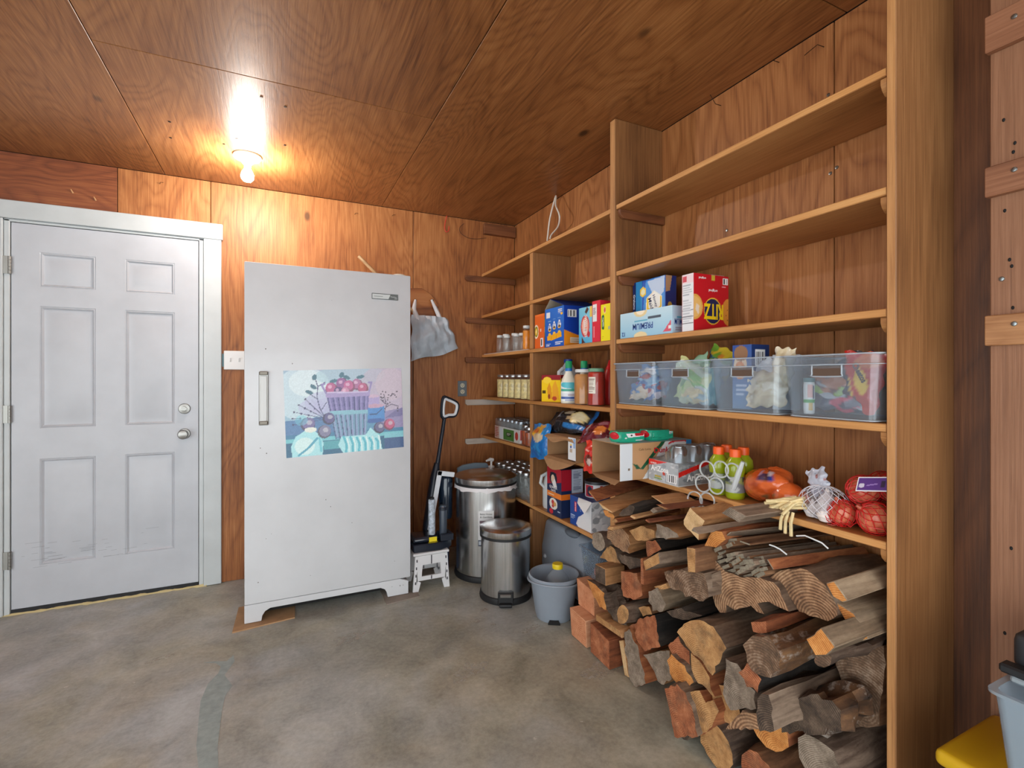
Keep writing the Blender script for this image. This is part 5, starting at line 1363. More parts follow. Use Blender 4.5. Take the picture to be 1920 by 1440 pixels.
fill(1.386, [
    ('long green and white packet slanting across the second tub', -.02, .055, .07, .19, .03, (196,214,190), [(140,196,110),(226,230,232),(206,206,140)], 2.15, 111, -.03, F0),
    ('yellow green pouch standing at the left of the second tub', .075, .025, .08, .15, .03, (196,206,150), G_, .35, 112, -.02, F0),
    ('teal pouch standing at the right of the second tub', -.085, .02, .06, .14, .03, (120,170,180), [(110,160,170),(150,190,196)], -.1, 113, -.01, F0),
    ('clear green wrapper heaped at the top of the second tub', .04, .100, .09, .13, .03, (150,190,160), G_ + [(60,110,50)], 1.2, 114, .0, F0),
    ('tan crumpled packet low in the second tub', .0, .0, .08, .13, .03, (206,190,150), [(226,206,160),(190,200,170),(150,180,190)], 1.6, 115, -.025, F0),
    ('white cup shaped packet at the back of the second tub', -.06, .090, .09, .13, .04, (200,206,196), [(180,190,180),(226,228,220),(120,140,110)], 1.0, 116, .04, F0)], 'packs in the second tub')
pouch('snack_pack', 'yellow and brown chip pouch sticking out above the second tub', (1.51, 1.375, z + .105), orient((-1,0,.2), (.1,-.35,1)), .12, .13, .04, Cv(20,22,(226,196,60)).blobs([(150,90,40),(120,170,60),(226,140,60),(40,90,140)], 16, .2, .14, 12), 117, cat='snack pack')
cv = Cv(40, 60, (40,80,150)); cv.grad((110,150,190),(36,72,150), 100); cv.ell(.42,.66,.34,.20,(236,206,170)); cv.ell(.40,.60,.26,.14,(230,140,70)); cv.ell(.40,.60,.18,.08,(240,190,140)); cv.ell(.45,.86,.36,.12,(150,110,80)); cv.lineset(.2,.2,.8,.4,3,(190,206,230))
sd = Cv(40, 60, (24,56,116)); sd.bars(.2,.66,.75,.92,10); sd.rect(.1,.06,.7,.42,(206,210,216)); sd.lineset(.14,.08,.66,.4,6,(110,120,140))
carton('drink_mix_box', 'blue drink mix carton standing tall in the third tub', 1.415, 1.130, z + .009, 1.50, 1.205, z + .225, (36,72,150), cv, sd)
carton('white_carton', 'white carton leaning in the back of the third tub', 1.50, 1.045, z + .009, 1.56, 1.125, z + .19, (222,226,230), rot=.5)
T_ = [(226,212,180),(240,230,206),(200,184,150)]
fill(1.116, [
    ('tan pouch lying at the bottom of the third tub', -.045, .0, .075, .13, .04, (222,206,172), T_, 1.5, 121, -.035, F0),
    ('tan pouch stacked second in the third tub', -.045, .050, .075, .13, .04, (226,210,178), T_, 1.65, 122, -.03, F0)], 'tan pouches in the third tub')
pouch('snack_pack', 'upright cream pouch at the right side of the third tub', (1.44, 1.048, z + .075), orient(F0, (.1,-.1,1)), .07, .135, .04, pk_cv((230,214,176), T_, 31), 123, cat='snack pack')
fill(1.116, [('crumpled white wrapper in the middle of the third tub', -.005, .085, .08, .10, .03, (226,230,234), [(200,206,214),(240,242,244)], .8, 124, -.01, F0)], 'papers in the third tub')
D_ = [(40,52,70),(60,74,94),(190,60,70),(150,160,170)]
fill(.845, [
    ('dark blue chip bag at the left back of the fourth tub', .02, .060, .12, .15, .04, (46,62,84), D_, 1.2, 131, .03, F0),
    ('dark bag with pink edge at the bottom of the fourth tub', .01, .0, .08, .17, .035, (54,60,76), [(206,60,90),(180,190,196),(60,70,90)], 1.65, 132, -.03, F0),
    ('brown and green pouch in the middle of the fourth tub', .02, .045, .075, .13, .035, (96,70,70), [(130,170,70),(170,110,80),(150,160,166)], 1.9, 133, -.03, F0),
    ('black glossy chip bag with tan print in the fourth tub', -.03, .050, .10, .15, .04, (50,58,70), [(226,200,160),(190,70,70),(40,50,60),(240,236,226)], .4, 134, -.015, F0)], 'bags in the fourth tub')
cv = Cv(40, 48, (214,50,30)); cv.grad((226,70,30),(196,30,30), 60); cv.ell(.60,.85,.30,.14,(226,130,80)); cv.poly([(0,0),(.7,0),(.2,.7),(0,.9)], (60,60,76)); cv.line([(.30,.55),(.52,.20)], .02, (240,190,60)); cv.ell(.62,.50,.24,.13,(250,206,60),1,-.9)
o_ = pouch('cheese_snack_bag', 'red and orange cheese snack bag at the post end of the fourth tub', (1.425, .788, z + .018), orient((-1,.05,.2), (.15,-.12,1)), .115, .165, .045, cv, 141)
settle(o_, .845)
text('Cheetos', (.014, -.030, .105), (.62,0,-.78), (.78,0,.62), .017, I_K, o_, bold=.04, width=.06, off=.004)
t = thing('gum_tube', 'slim white and green gum tube standing in the fourth tub', 'candy tube', (1.40, .925, z + .010))
obj('tube_body', G().lathe([(0,0),(.013,0),(.014,.003),(.014,.090),(.013,.092),(0,.092)], n=16), plain('gum_white', (226,230,226), .4), t)
obj('tube_lid', G().lathe([(0,.092),(.015,.092),(.015,.104),(0,.105)], n=16), plain('gum_green', (60,110,110), .4), t)
wrap('tube_print', t, .0145, .01, .085, -PI*1.3, .3, Cv(24, 40, (230,234,230)).rect(0,.3,1,.42,(90,170,90)).rect(.3,.5,.5,1,(230,180,170)).rect(.5,.45,.6,.95,(60,80,110)).rect(.35,0,.5,.3,(226,190,120)))

# ================================================================== SHELF R5: drinks and produce
z = ZR['R5']; zt = z + .0006
dk = thing('open_coffee_box', 'long printed coffee carton with open brown end on the produce shelf', 'box', (1.41, 1.67, zt))
x0, x1, y0, y1, z1 = 1.222, 1.600, 1.575, 1.765, zt + .146
g = G().box(x0+.0, y0, zt, x1, y1, zt+w_).box(x0, y0, z1-w_, x1, y1, z1).box(x0, y1-w_, zt+w_, x1, y1, z1-w_).box(x0, y0, zt+w_, x1, y0+w_, z1-w_).box(x1-w_, y0+w_, zt+w_, x1, y1-w_, z1-w_)
obj('carton', g, M_CARDI, dk, world=True, smooth=False)
obj('bottom_flap', G().prism([(x0, y1, zt+.001), (x0, y0, zt+.001), (x0-.028, y0-.004, zt-.012), (x0-.018, y1-.06, zt-.006)], (0,0,.002)), M_CARDI, dk, world=True, smooth=False)
sd = Cv(120, 48, (196,150,106)); sd.rect(0,0,.17,1,(222,226,232)); sd.rect(0,.0,.012,1,(240,240,240)); sd.poly([(.30,0),(.62,1),(1,1),(1,0)], (228,230,232)); sd.poly([(.27,.30),(.56,1),(.62,1),(.31,.26)], (22,86,56)); sd.poly([(.17,.45),(.24,.40),(.28,.28),(.22,.30)], (22,86,56)); sd.ell(.82,.92,.16,.10,(206,34,44)); sd.ell(.82,.86,.16,.10,(228,230,232)); sd.rect(.92,.70,1,1,(40,140,206)); sd.rect(.11,.28,.13,.34,(120,100,80))
sheet('side_print', (x0, y0, zt), (x1-x0,0,0), (0,0,z1-zt), sd, dk, world=True)
tp_ = Cv(80, 40, (196,222,234)); tp_.grad((226,228,226),(150,206,230), 0); tp_.rect(0,0,.2,1,(230,228,222)); tp_.ell(.12,.2,.08,.08,(220,150,160))
sheet('top_print', (x0, y0, z1), (x1-x0,0,0), (0,y1-y0,0), tp_, dk, world=True)
text('Cafe Latte', (x0 + .125, y0, zt + .120), SR, FU, .009, ink('brown', (90,60,36)), dk, width=.062, world=True)
text('Dunkin', (x0 + .225, y0, zt + .112), SR, FU, .022, I_R, dk, bold=.03, width=.105, world=True)
# teal candy packs on the carton
M_TEAL = plain('teal_foil', (24,160,128), .28, var=.06, vscale=30, coat=.3)
for k, (xa, ya, L, lab, dx) in enumerate(((1.30, 1.640, .125, 'teal candy pack with red bow print nearest the open end', 0), (1.455, 1.640, .125, 'plain teal candy pack with barcode further along the carton', 1))):
    t = thing('candy_pack', lab, 'candy pack', (xa, ya, z1 + .0006))
    obj('wrapper', prof_tube([(0,0,.001),(0,0,.010),(0,0,.034),(0,0,.044)], [L*.46,L*.5,L*.5,L*.46], [.044,.048,.048,.044], 24), M_TEAL, t)
    c1_ = Cv(60, 24, (24,160,128))
    if dx == 0: c1_.poly([(.20,1),(.30,.45),(1,.55),(1,1)], (236,236,236)); c1_.poly([(.55,1),(.62,.62),(.95,.62),(1,1)], (190,30,40)); c1_.ell(.44,.72,.04,.12,(40,36,40)); c1_.rect(.55,.62,.58,1,(236,236,236)); c1_.ell(.20,.40,.05,.10,(206,226,220)); c1_.rect(.62,.0,.92,.14,(226,226,230))
    else: c1_.rect(.82,.42,.98,.98,(226,230,230)); c1_.lineset(.83,.5,.97,.9,5,(60,60,60)); c1_.rect(.06,.42,.14,.86,(206,220,216)); c1_.blobs([(20,146,116),(40,176,142)], 14, .1, .2)
    sheet('side_print', (-L*.46, -.0485, .008), (L*.92,0,0), (0,0,.030), c1_, t)
    obj('end_bow', G().sphere((-L*.5 + .004, -.004, .026), .008, .030, .016, 14, 8), plain('bow_red', (200,26,40), .35), t)
# shrink-wrapped tea cans
az0, ay0, ay1, ax0, ax1 = zt, 1.398, 1.560, 1.356, 1.605
tc = thing('canned_tea_pack', 'shrink wrapped silver tray of tall tea cans with red corner bands', 'drink pack', ((ax0+ax1)/2, (ay0+ay1)/2, zt))
fr_ = Cv(60, 36, (176,180,184)); fr_.blobs([(196,200,204),(150,156,162),(210,212,214)], 26, .10, .06, 4); fr_.poly([(0,1),(.62,.96),(.30,.80),(0,.70)], (220,40,36)); fr_.bars(.62,.10,.94,.48,11); fr_.rect(.22,.22,.44,.30,(190,170,80)); fr_.rect(.20,.14,.46,.20,(130,160,80)); fr_.ell(.53,.44,.045,.09,(206,60,40)); fr_.rect(0,0,1,.05,(206,208,210))
sd = Cv(70, 36, (150,154,158)); sd.blobs([(170,174,178),(120,126,132),(190,192,194)], 30, .08, .06, 5); sd.poly([(0,.62),(.55,1),(.80,1),(0,.40)], (214,40,36)); sd.rect(0,0,1,.05,(206,208,210))
obj('tray', G().box(ax0, ay0, az0, ax1, ay1, az0 + .085), plain('tray_silver', (164,168,172), .4), tc, world=True)
sheet('front_print', (ax0, ay1, az0), (0, ay0-ay1, 0), (0,0,.085), fr_, tc, world=True, mat=V_FOIL)
sheet('side_print', (ax0, ay0, az0), (ax1-ax0, 0, 0), (0,0,.085), sd, tc, world=True, mat=V_FOIL)
text('AriZona', (ax0, ay1 - .062, az0 + .052), FR, FU, .022, I_W, tc, bold=.03, width=.098, world=True)
text('AriZona', (ax0 + .10, ay0, az0 + .030), SR, FU, .026, I_W, tc, bold=.03, width=.12, world=True)
text('12 PACK', (ax0, ay1 - .028, az0 + .071), FR, (0,-.05,1), .007, I_W, tc, bold=.02, width=.034, world=True)
M_CAN = plain('can_silver', (150,154,158), .25, metal=.9)
for i in range(3):
    for k in range(1):
        obj('can', G().lathe([(0,.0),(.030,.0),(.034,.006),(.034,.132),(.027,.142),(.027,.145),(.024,.141),(0,.141)], (ax0 + .040 + i*.075, ay0 + .041 + k*.079, az0 + .001), 20), M_CAN, tc, world=True)
obj('card_pad', G().box(ax0 + .03, ay1 - .07, az0 + .0855, ax0 + .16, ay1 - .06, az0 + .118), M_CARDI, tc, world=True)
def film_top():
    g = G(); nx, ny = 16, 12; vs = []
    for j in range(ny):
        for i in range(nx):
            u, v = i/(nx-1), j/(ny-1)
            e = min(u, 1-u, v, 1-v)
            zz_ = az0 + .086 + .062*smoothstep(0,.12,e)*(1 - .85*smoothstep(.40,.75,v)) + .004*math.sin(u*21+v*9)*smoothstep(0,.2,e)
            vs.append((ax0 + (ax1-ax0)*u, ay0 + (ay1-ay0)*v, zz_))
    return g.add(vs, [(j*nx+i, j*nx+i+1, (j+1)*nx+i+1, (j+1)*nx+i) for j in range(ny-1) for i in range(nx-1)])
obj('shrink_film', film_top(), clearmat('pack_film', (226,230,234), .22, .10, film=(206,210,214)), tc, world=True)
# sports drink bottles
M_LIME = plain('lime_drink', (150,166,26), .2, coat=.5)
M_OCAP = plain('cap_orange', (236,92,24), .4)
sp_prof = [(0,0),(.028,0),(.031,.006),(.031,.050),(.028,.058),(.028,.070),(.031,.078),(.033,.10),(.030,.122),(.018,.138),(.014,.146)]
for (x, y, lab) in ((1.412, 1.262, 'front left lime sports drink bottle with orange cap'), (1.478, 1.285, 'back left lime sports drink bottle half hidden behind its neighbour'),
                    (1.412, 1.192, 'front right lime sports drink bottle with orange cap'), (1.478, 1.213, 'back right lime sports drink bottle beside the orange bag')):
    t = bottle('sports_drink_bottle', lab, (x, y, zt), sp_prof, M_LIME, [(.0150,.140),(.0185,.140),(.0190,.160),(.0170,.166),(0,.166)], M_OCAP, group='lime sports drinks')
    wrap('label', t, .0316, .022, .076, -PI*1.2, .4, Cv(30, 16, (120,126,130)).blobs([(60,70,70),(190,196,196),(150,160,90)], 12, .2, .2, 5))
# plastic can rings drooping over the edge
rg = thing('can_ring_sheet', 'clear plastic can ring sheet drooping over the shelf edge', 'can rings', (1.345, 1.25, zt))
rows = [((1326,880),1.352), ((1318,907),1.345), ((1303,937),1.338), ((1352,880),1.356), ((1343,911),1.347), ((1326,939),1.340), ((1374,884),1.360)]
M_RING = clearmat('ring_plastic', (236,240,242), .55, .2, film=(226,230,232))
for (xy, X) in rows:
    c_ = atX(xy[0], xy[1], X); k_ = X/ray(*xy)[0]/FOC
    P = [atX(xy[0] + 13.5*math.cos(a), xy[1] + 15*math.sin(a) + 2.5*math.cos(a), X + .003*math.sin(2*a)) for a in [q*2*PI/20 for q in range(20)]]
    obj('ring', G().tube(P, .0030, 6, closed=True), M_RING, rg, world=True)
for pts_ in ([(1298,951),(1300,960),(1306,968),(1312,978)], [(1324,954),(1328,964),(1326,974),(1330,980)]):
    obj('ring_tail', G().tube([atX(x, y, 1.334) for x, y in pts_], [.004,.005,.006,.004], 6), M_RING, rg, world=True)
obj('ring_band', G().tube([atX(1393,866,1.362), atX(1386,884,1.360), atX(1379,905,1.357), atX(1375,918,1.356)], [.006,.009,.009,.007], 8), M_RING, rg, world=True)

# bag of potatoes in orange film
cv = Cv(60, 40, (206,92,40)); cv.blobs([(190,78,30),(222,108,56),(214,100,46)], 22, .18, .2, 3); cv.ell(.55,.80,.08,.12,(70,50,90)); cv.poly([(.60,.70),(.70,.98),(.86,.92),(.74,.66)], (206,190,196)); cv.poly([(.62,.72),(.71,.96),(.76,.94),(.66,.70)], (66,40,50)); cv.poly([(.69,.72),(.78,.90),(.84,.88),(.75,.70)], (30,60,140)); cv.rect(.42,.86,.54,.98,(190,160,190)); cv.ell(.66,.22,.07,.10,(128,96,60))
for (x, y) in ((.2,.75),(.35,.72),(.45,.68),(.22,.20),(.52,.28)): cv.ell(x,y,.018,.03,(70,40,26))
def lumpy_bag(c, rx, ry, rz, cv, seed, amp=.10, nu=34, nv=20, flat=.0):
    g = G(); r = random.Random(seed); lumps = [(r.uniform(0,6.28), r.uniform(-.9,1.2), r.uniform(.5,1)) for _ in range(10)]; vs = []; cols = []
    for j in range(nv+1):
        p = -PI/2 + PI*j/nv
        for i in range(nu):
            a = 2*PI*i/nu; q = 1
            for (la, lp_, lw) in lumps:
                d = (math.cos(a)*math.cos(p)*math.cos(la)*math.cos(lp_) + math.sin(a)*math.cos(p)*math.sin(la)*math.cos(lp_) + math.sin(p)*math.sin(lp_))
                q += amp*lw*max(0, d-.72)/.28 - amp*.12
            q += .02*math.sin(a*9+p*7+seed) + .012*math.sin(a*17-p*11)
            z_ = c[2] + rz*q*math.sin(p)
            z_ = max(z_, c[2] - rz*.98 + .001)
            vs.append((c[0] + rx*q*math.cos(p)*math.cos(a), c[1] + ry*q*math.cos(p)*math.sin(a), z_))
            u = .5 - .5*math.sin(a); v = .5 + .5*math.sin(p); cols.append(cv.sample(u, v))
    g.add(vs, [(j*nu+i, j*nu+(i+1)%nu, (j+1)*nu+(i+1)%nu, (j+1)*nu+i) for j in range(nv) for i in range(nu)])
    return g, cols
pb = thing('potato_bag', 'shiny orange plastic bag of potatoes with dark spots', 'produce bag', (1.43, 1.075, zt))
g, cols = lumpy_bag((1.435, 1.085, zt + .062), .060, .098, .064, cv, 4, .16)
o_ = obj('bag_film', g, vcol('orange_film', .2, coat=.6, crinkle=.6, csc=22), pb, world=True, ang=80); setcol(o_.data, cols)
g, cols = lumpy_bag((1.425, 1.005, zt + .045), .045, .062, .046, Cv(20,20,(206,92,40)).ell(.4,.4,.2,.2,(128,96,60)).blobs([(190,78,30),(222,108,56)], 8, .2, .2, 2), 9, .1, 26, 14)
o_ = obj('bag_tail', g, vcol('orange_film'), pb, world=True, ang=80); setcol(o_.data, cols)
# garlic in net with tied stems
M_NETG = clearmat('grey_net', (244,244,248), .16, .35, film=(236,236,242))
gb = thing('garlic_net', 'pale net bag of garlic with a bundle of cut stems', 'produce bag', (1.41, .90, zt))
for k_, (x, y, q) in enumerate(((1.43,.905,.026),(1.40,.875,.025),(1.44,.865,.024),(1.415,.925,.022),(1.42,.885,.024))):
    zz_ = zt + q*.9 + (.035 if k_ == 4 else 0)
    obj('garlic_bulb', G().lathe([(0,-q*.85),(q*.7,-q*.7),(q,-q*.1),(q*.85,q*.45),(q*.35,q*.95),(q*.16,q*1.5),(0,q*1.6)], (x, y, zz_), 12), plain('garlic_skin', (232,224,220), .6, var=.08, vscale=60), gb, world=True)
g, cols = lumpy_bag((1.42, .895, zt + .045), .050, .062, .046, Cv(4,4,(200,200,206)), 12, .12, 26, 14)
obj('net_film', g, M_NETG, gb, world=True, ang=80)
gw = G()
for fam in (1, -1):
    for s_ in range(16):
        P = []
        for v in range(13):
            ph_ = -1.4 + 2.8*v/12; a = s_*2*PI/16 + fam*ph_*.7
            P.append((1.42 + .054*math.cos(ph_)*math.cos(a), .895 + .067*math.cos(ph_)*math.sin(a), zt + .051 + .049*math.sin(ph_)))
        gw.tube(P, .0008, 4, caps=False)
obj('net', gw, plain('net_white', (222,222,230), .5), gb, world=True)
pc = [(.0,.0),(.012,.03),(.010,.06)]
o_ = pouch('net_neck', None, (-.0 + 1.43 - gb.location.x, .905 - gb.location.y, .070), orient((-1,.1,.1), (.05,.35,1)), .062, .075, .024, Cv(14,14,(186,190,204)).blobs([(120,130,150),(214,216,226),(150,90,90)], 30, .06, .05, 5), 77, parent=gb)
M_STEM = plain('dry_stem', (222,200,150), .7, var=.10, vscale=50)
r = random.Random(6)
for k_ in range(16):
    a = Vector((1.385 + r.uniform(-.010,.012), .930 + r.uniform(-.012,.02), zt + .040 + r.uniform(-.016,.022)))
    b = Vector((1.335 + r.uniform(-.015,.02), .985 + r.uniform(-.03,.035), zt + .018 + r.uniform(-.012,.030)))
    mid = a.lerp(b, .5) + Vector((r.uniform(-.004,.004), 0, .006))
    obj('stem', G().tube([a, mid, b], [.0042,.0048,.0050], 7), M_STEM, gb, world=True)
for (dy, dz) in ((.0,-.045),(.012,-.038),(-.014,-.048)):
    a = Vector((1.352, .955 + dy, zt + .018)); b = Vector((1.340, .957 + dy*1.3, zt + dz))
    obj('stem', G().tube([a, a.lerp(b,.5) + Vector((-.006,0,.004)), b], [.0045,.005,.005], 7), M_STEM, gb, world=True)
# onions in red net
on = thing('onion_net', 'red mesh net bag of brown onions with purple tag', 'produce bag', (1.45, .79, zt))
def onion_mat():
    m, nt, b = _bsdf('onion_skin')
    n = noise(nt, coords(nt, (1,1,.3)), 60, 4, .6)
    nt.links.new(ramp(nt, n, [(.3, lin((166,70,48))), (.55, lin((202,106,76))), (.75, lin((226,150,112)))]), b.inputs['Base Color'])
    b.inputs['Roughness'].default_value = .3
    return m
M_ONI = onion_mat(); M_RNET = plain('red_net', (206,36,34), .45)
ons = [(1.416,.756,.042,.041), (1.412,.838,.036,.035), (1.500,.765,.042,.041), (1.498,.850,.040,.040), (1.440,.800,.040,.103), (1.470,.748,.036,.118), (1.545,.805,.040,.105)]
for k_, (x, y, q, dz) in enumerate(ons):
    M = Matrix.Translation((x, y, zt + dz)) @ Matrix.Rotation(.5*k_ - .8, 4, 'X') @ Matrix.Rotation(.4*k_-.6, 4, 'Y')
    o_ = obj('onion', G().lathe([(0,-q*.95),(q*.35,-q*.88),(q*.85,-q*.45),(q,0),(q*.88,q*.48),(q*.45,q*.84),(q*.16,q*1.0),(q*.10,q*1.25),(0,q*1.28)], (0,0,0), 20).xform(M), M_ONI, on, world=True)
    g = G(); R0 = q*1.035
    for fam in (1, -1):
        for s_ in range(12):
            a0 = s_*2*PI/12
            P = []
            for v in range(11):
                ph_ = -1.35 + 2.7*v/10; a = a0 + fam*ph_*.75
                P.append((R0*math.cos(ph_)*math.cos(a), R0*math.cos(ph_)*math.sin(a), R0*math.sin(ph_)))
            g.tube(P, .0011, 4, caps=False)
    obj('net', g.xform(M), M_RNET, on, world=True)
g = G(); r = random.Random(3)
for k_ in range(26):
    P = []; p = Vector((1.385 + r.uniform(0,.03), .835 + r.uniform(-.02,.02), zt + r.uniform(.003,.02)))
    for s_ in range(6):
        P.append(tuple(p)); p = p + Vector((r.uniform(-.010,.010), r.uniform(-.012,.012), r.uniform(-.006,.010))); p.z = max(zt + .002, p.z); p.x = max(1.373, p.x)
    g.tube(P, .0010, 4)
tag(obj('loose_net', g, M_RNET, on, world=True), kind='stuff')
tg = Cv(50, 24, (84,44,130)); tg.rect(0,0,1,.07,(236,236,240)); tg.rect(0,.93,1,1,(236,236,240)); tg.rect(0,0,.03,1,(236,236,240)); tg.ell(.16,.4,.09,.15,(206,200,220)); tg.rect(.72,.30,.84,.7,(40,20,60)); tg.line([(.32,.40),(.45,.46),(.60,.50)], .02, (150,120,190))
q0, q1 = Vector((1.388, .790, zt + .108)), Vector((1.392, .712, zt + .122))
tgp = [q0, q1, q1 + Vector((.014,0,.036)), q0 + Vector((.014,0,.036))]
obj('tag', G().prism(tgp, (-.001, 0, 0)), plain('tag_white', (236,236,240), .5), on, world=True)
sheet('tag_print', q0, q1 - q0, (.014,0,.036), tg, on, world=True, off=.0016)

# ================================================================== FIREWOOD
def log_side(name, dark, mid, light, sc=1.0, bmp=.6, rough=.8, worn=None):
    m, nt, b = _bsdf(name)
    n1 = noise(nt, coords(nt, (3*sc, 40*sc, 40*sc), 9.0), 1.0, 6, .65, .4)
    n2 = noise(nt, coords(nt, (2.0, 7, 7), 9.0), 1.0, 5, .6)
    n3 = noise(nt, coords(nt, (60, 90, 90), 9.0), 1.0, 4, .6)
    a = math_n(nt, 'MULTIPLY_ADD', n1, .55, math_n(nt, 'MULTIPLY', n2, .35))
    a = math_n(nt, 'MULTIPLY_ADD', n3, .12, a)
    oi = N(nt, 'ShaderNodeObjectInfo')
    a2 = math_n(nt, 'ADD', a, math_n(nt, 'MULTIPLY_ADD', oi.outputs['Random'], .14, -.07))
    col = ramp(nt, a2, [(.34, lin(dark)), (.50, lin(mid)), (.66, lin(light))])
    if worn:
        w = ramp(nt, noise(nt, coords(nt, (9, 16, 16), 5.0), 1.0, 5, .7), [(.54, (0,0,0,1)), (.66, (1,1,1,1))])
        col = mixc(nt, math_n(nt, 'MULTIPLY', w, .75), col, lin(worn))
    nt.links.new(col, b.inputs['Base Color']); b.inputs['Roughness'].default_value = rough
    bump(nt, b, a, bmp, .006)
    return m
def log_end(name, dark, mid, light, freq=420.0, bmp=.5, dirt=(70,56,44), dirt_amt=.5, rw=.15):
    m, nt, b = _bsdf(name)
    v = coords(nt)
    sx = N(nt, 'ShaderNodeSeparateXYZ'); nt.links.new(v, sx.inputs[0])
    wob = noise(nt, v, 9, 4, .6)
    oi = N(nt, 'ShaderNodeObjectInfo')
    y = math_n(nt, 'ADD', sx.outputs[1], math_n(nt, 'MULTIPLY_ADD', oi.outputs['Random'], .12, -.05)); zz_ = math_n(nt, 'ADD', sx.outputs[2], .06)
    d = math_n(nt, 'SQRT', math_n(nt, 'ADD', math_n(nt, 'MULTIPLY', y, y), math_n(nt, 'MULTIPLY', zz_, zz_)))
    rg_ = math_n(nt, 'SINE', math_n(nt, 'MULTIPLY_ADD', wob, 10.0, math_n(nt, 'MULTIPLY', d, freq * 3.0)))
    rg_ = math_n(nt, 'MULTIPLY_ADD', rg_, .5, .5)
    n2 = noise(nt, coords(nt, (1,1,1), 7.0), 28, 5, .65)
    n4 = noise(nt, coords(nt, (1,1,1), 7.0), 150, 4, .6)
    a = math_n(nt, 'MULTIPLY_ADD', rg_, rw, math_n(nt, 'MULTIPLY', n2, .73 - rw))
    a = math_n(nt, 'MULTIPLY_ADD', n4, .22, a)
    col = ramp(nt, a, [(.28, lin(dark)), (.48, lin(mid)), (.68, lin(light))])
    f = ramp(nt, noise(nt, coords(nt, (1,1,1), 3.0), 14, 5, .7), [(.50, (0,0,0,1)), (.66, (1,1,1,1))])
    col = mixc(nt, math_n(nt, 'MULTIPLY', f, dirt_amt), col, lin(dirt))
    nt.links.new(col, b.inputs['Base Color']); b.inputs['Roughness'].default_value = .85
    bump(nt, b, a, bmp, .004)
    return m
LS = {'bark': log_side('bark_side', (34,25,20), (80,62,50), (134,114,98), 1.0, .9),
      'grey': log_side('weathered_side', (62,48,38), (112,92,76), (158,136,116), 1.0, .5),
      'red': log_side('split_red_side', (74,34,16), (136,76,44), (184,116,72), 1.2, .5),
      'tan': log_side('split_tan_side', (120,78,44), (178,128,82), (214,168,120), 1.2, .5),
      'char': log_side('charred_side', (12,10,9), (36,31,28), (78,68,60), .8, 1.0),
      'mott': log_side('mottled_side', (30,22,18), (96,66,42), (150,108,68), .6, .8, worn=(186,176,166)),
      'brown': log_side('brown_side', (70,44,26), (120,82,54), (160,118,84), 1.2, .5),
      'lgrey': log_side('lumber_grey_side', (86,70,54), (134,114,92), (172,152,126), 1.3, .25),
      'lpink': log_side('lumber_fresh_side', (168,106,70), (202,142,104), (222,170,134), 1.3, .2)}
LE = {'tan': log_end('end_tan', (130,88,48), (182,134,84), (214,170,116), 420, .5),
      'grey': log_end('end_grey', (84,72,60), (138,122,106), (184,168,150), 520, .8),
      'red': log_end('end_red', (104,52,28), (164,96,60), (202,138,98), 380, .4),
      'orange': log_end('end_orange', (150,84,36), (206,134,66), (230,172,104), 420, .9, dirt_amt=.2),
      'pale': log_end('end_pale', (176,136,90), (214,178,130), (232,202,160), 420, .3, dirt_amt=.15),
      'pink': log_end('end_pink', (174,104,68), (206,138,98), (224,166,128), 300, .25, dirt_amt=.05),
      'dark': log_end('end_dark', (34,28,24), (82,66,54), (130,110,92), 420, .9),
      'ring': log_end('end_rings', (84,56,38), (156,116,84), (208,170,132), 270, .9, dirt_amt=.4, rw=.20),
      'mott': log_end('end_mottled', (44,34,28), (116,88,66), (182,158,136), 300, .9, rw=.08)}
ZONE = {'A': (1060, 880, 6.0), 'B': (1320, 960, 5.3333), 'C': (1050, 1090, 5.3333), 'D': (1340, 1120, 5.647), 'P': (0, 0, 1.0)}
def zp(zn, p):
    o = ZONE[zn]; return (o[0] + p[0]/o[2], o[1] + p[1]/o[2])
LOGN = [0]
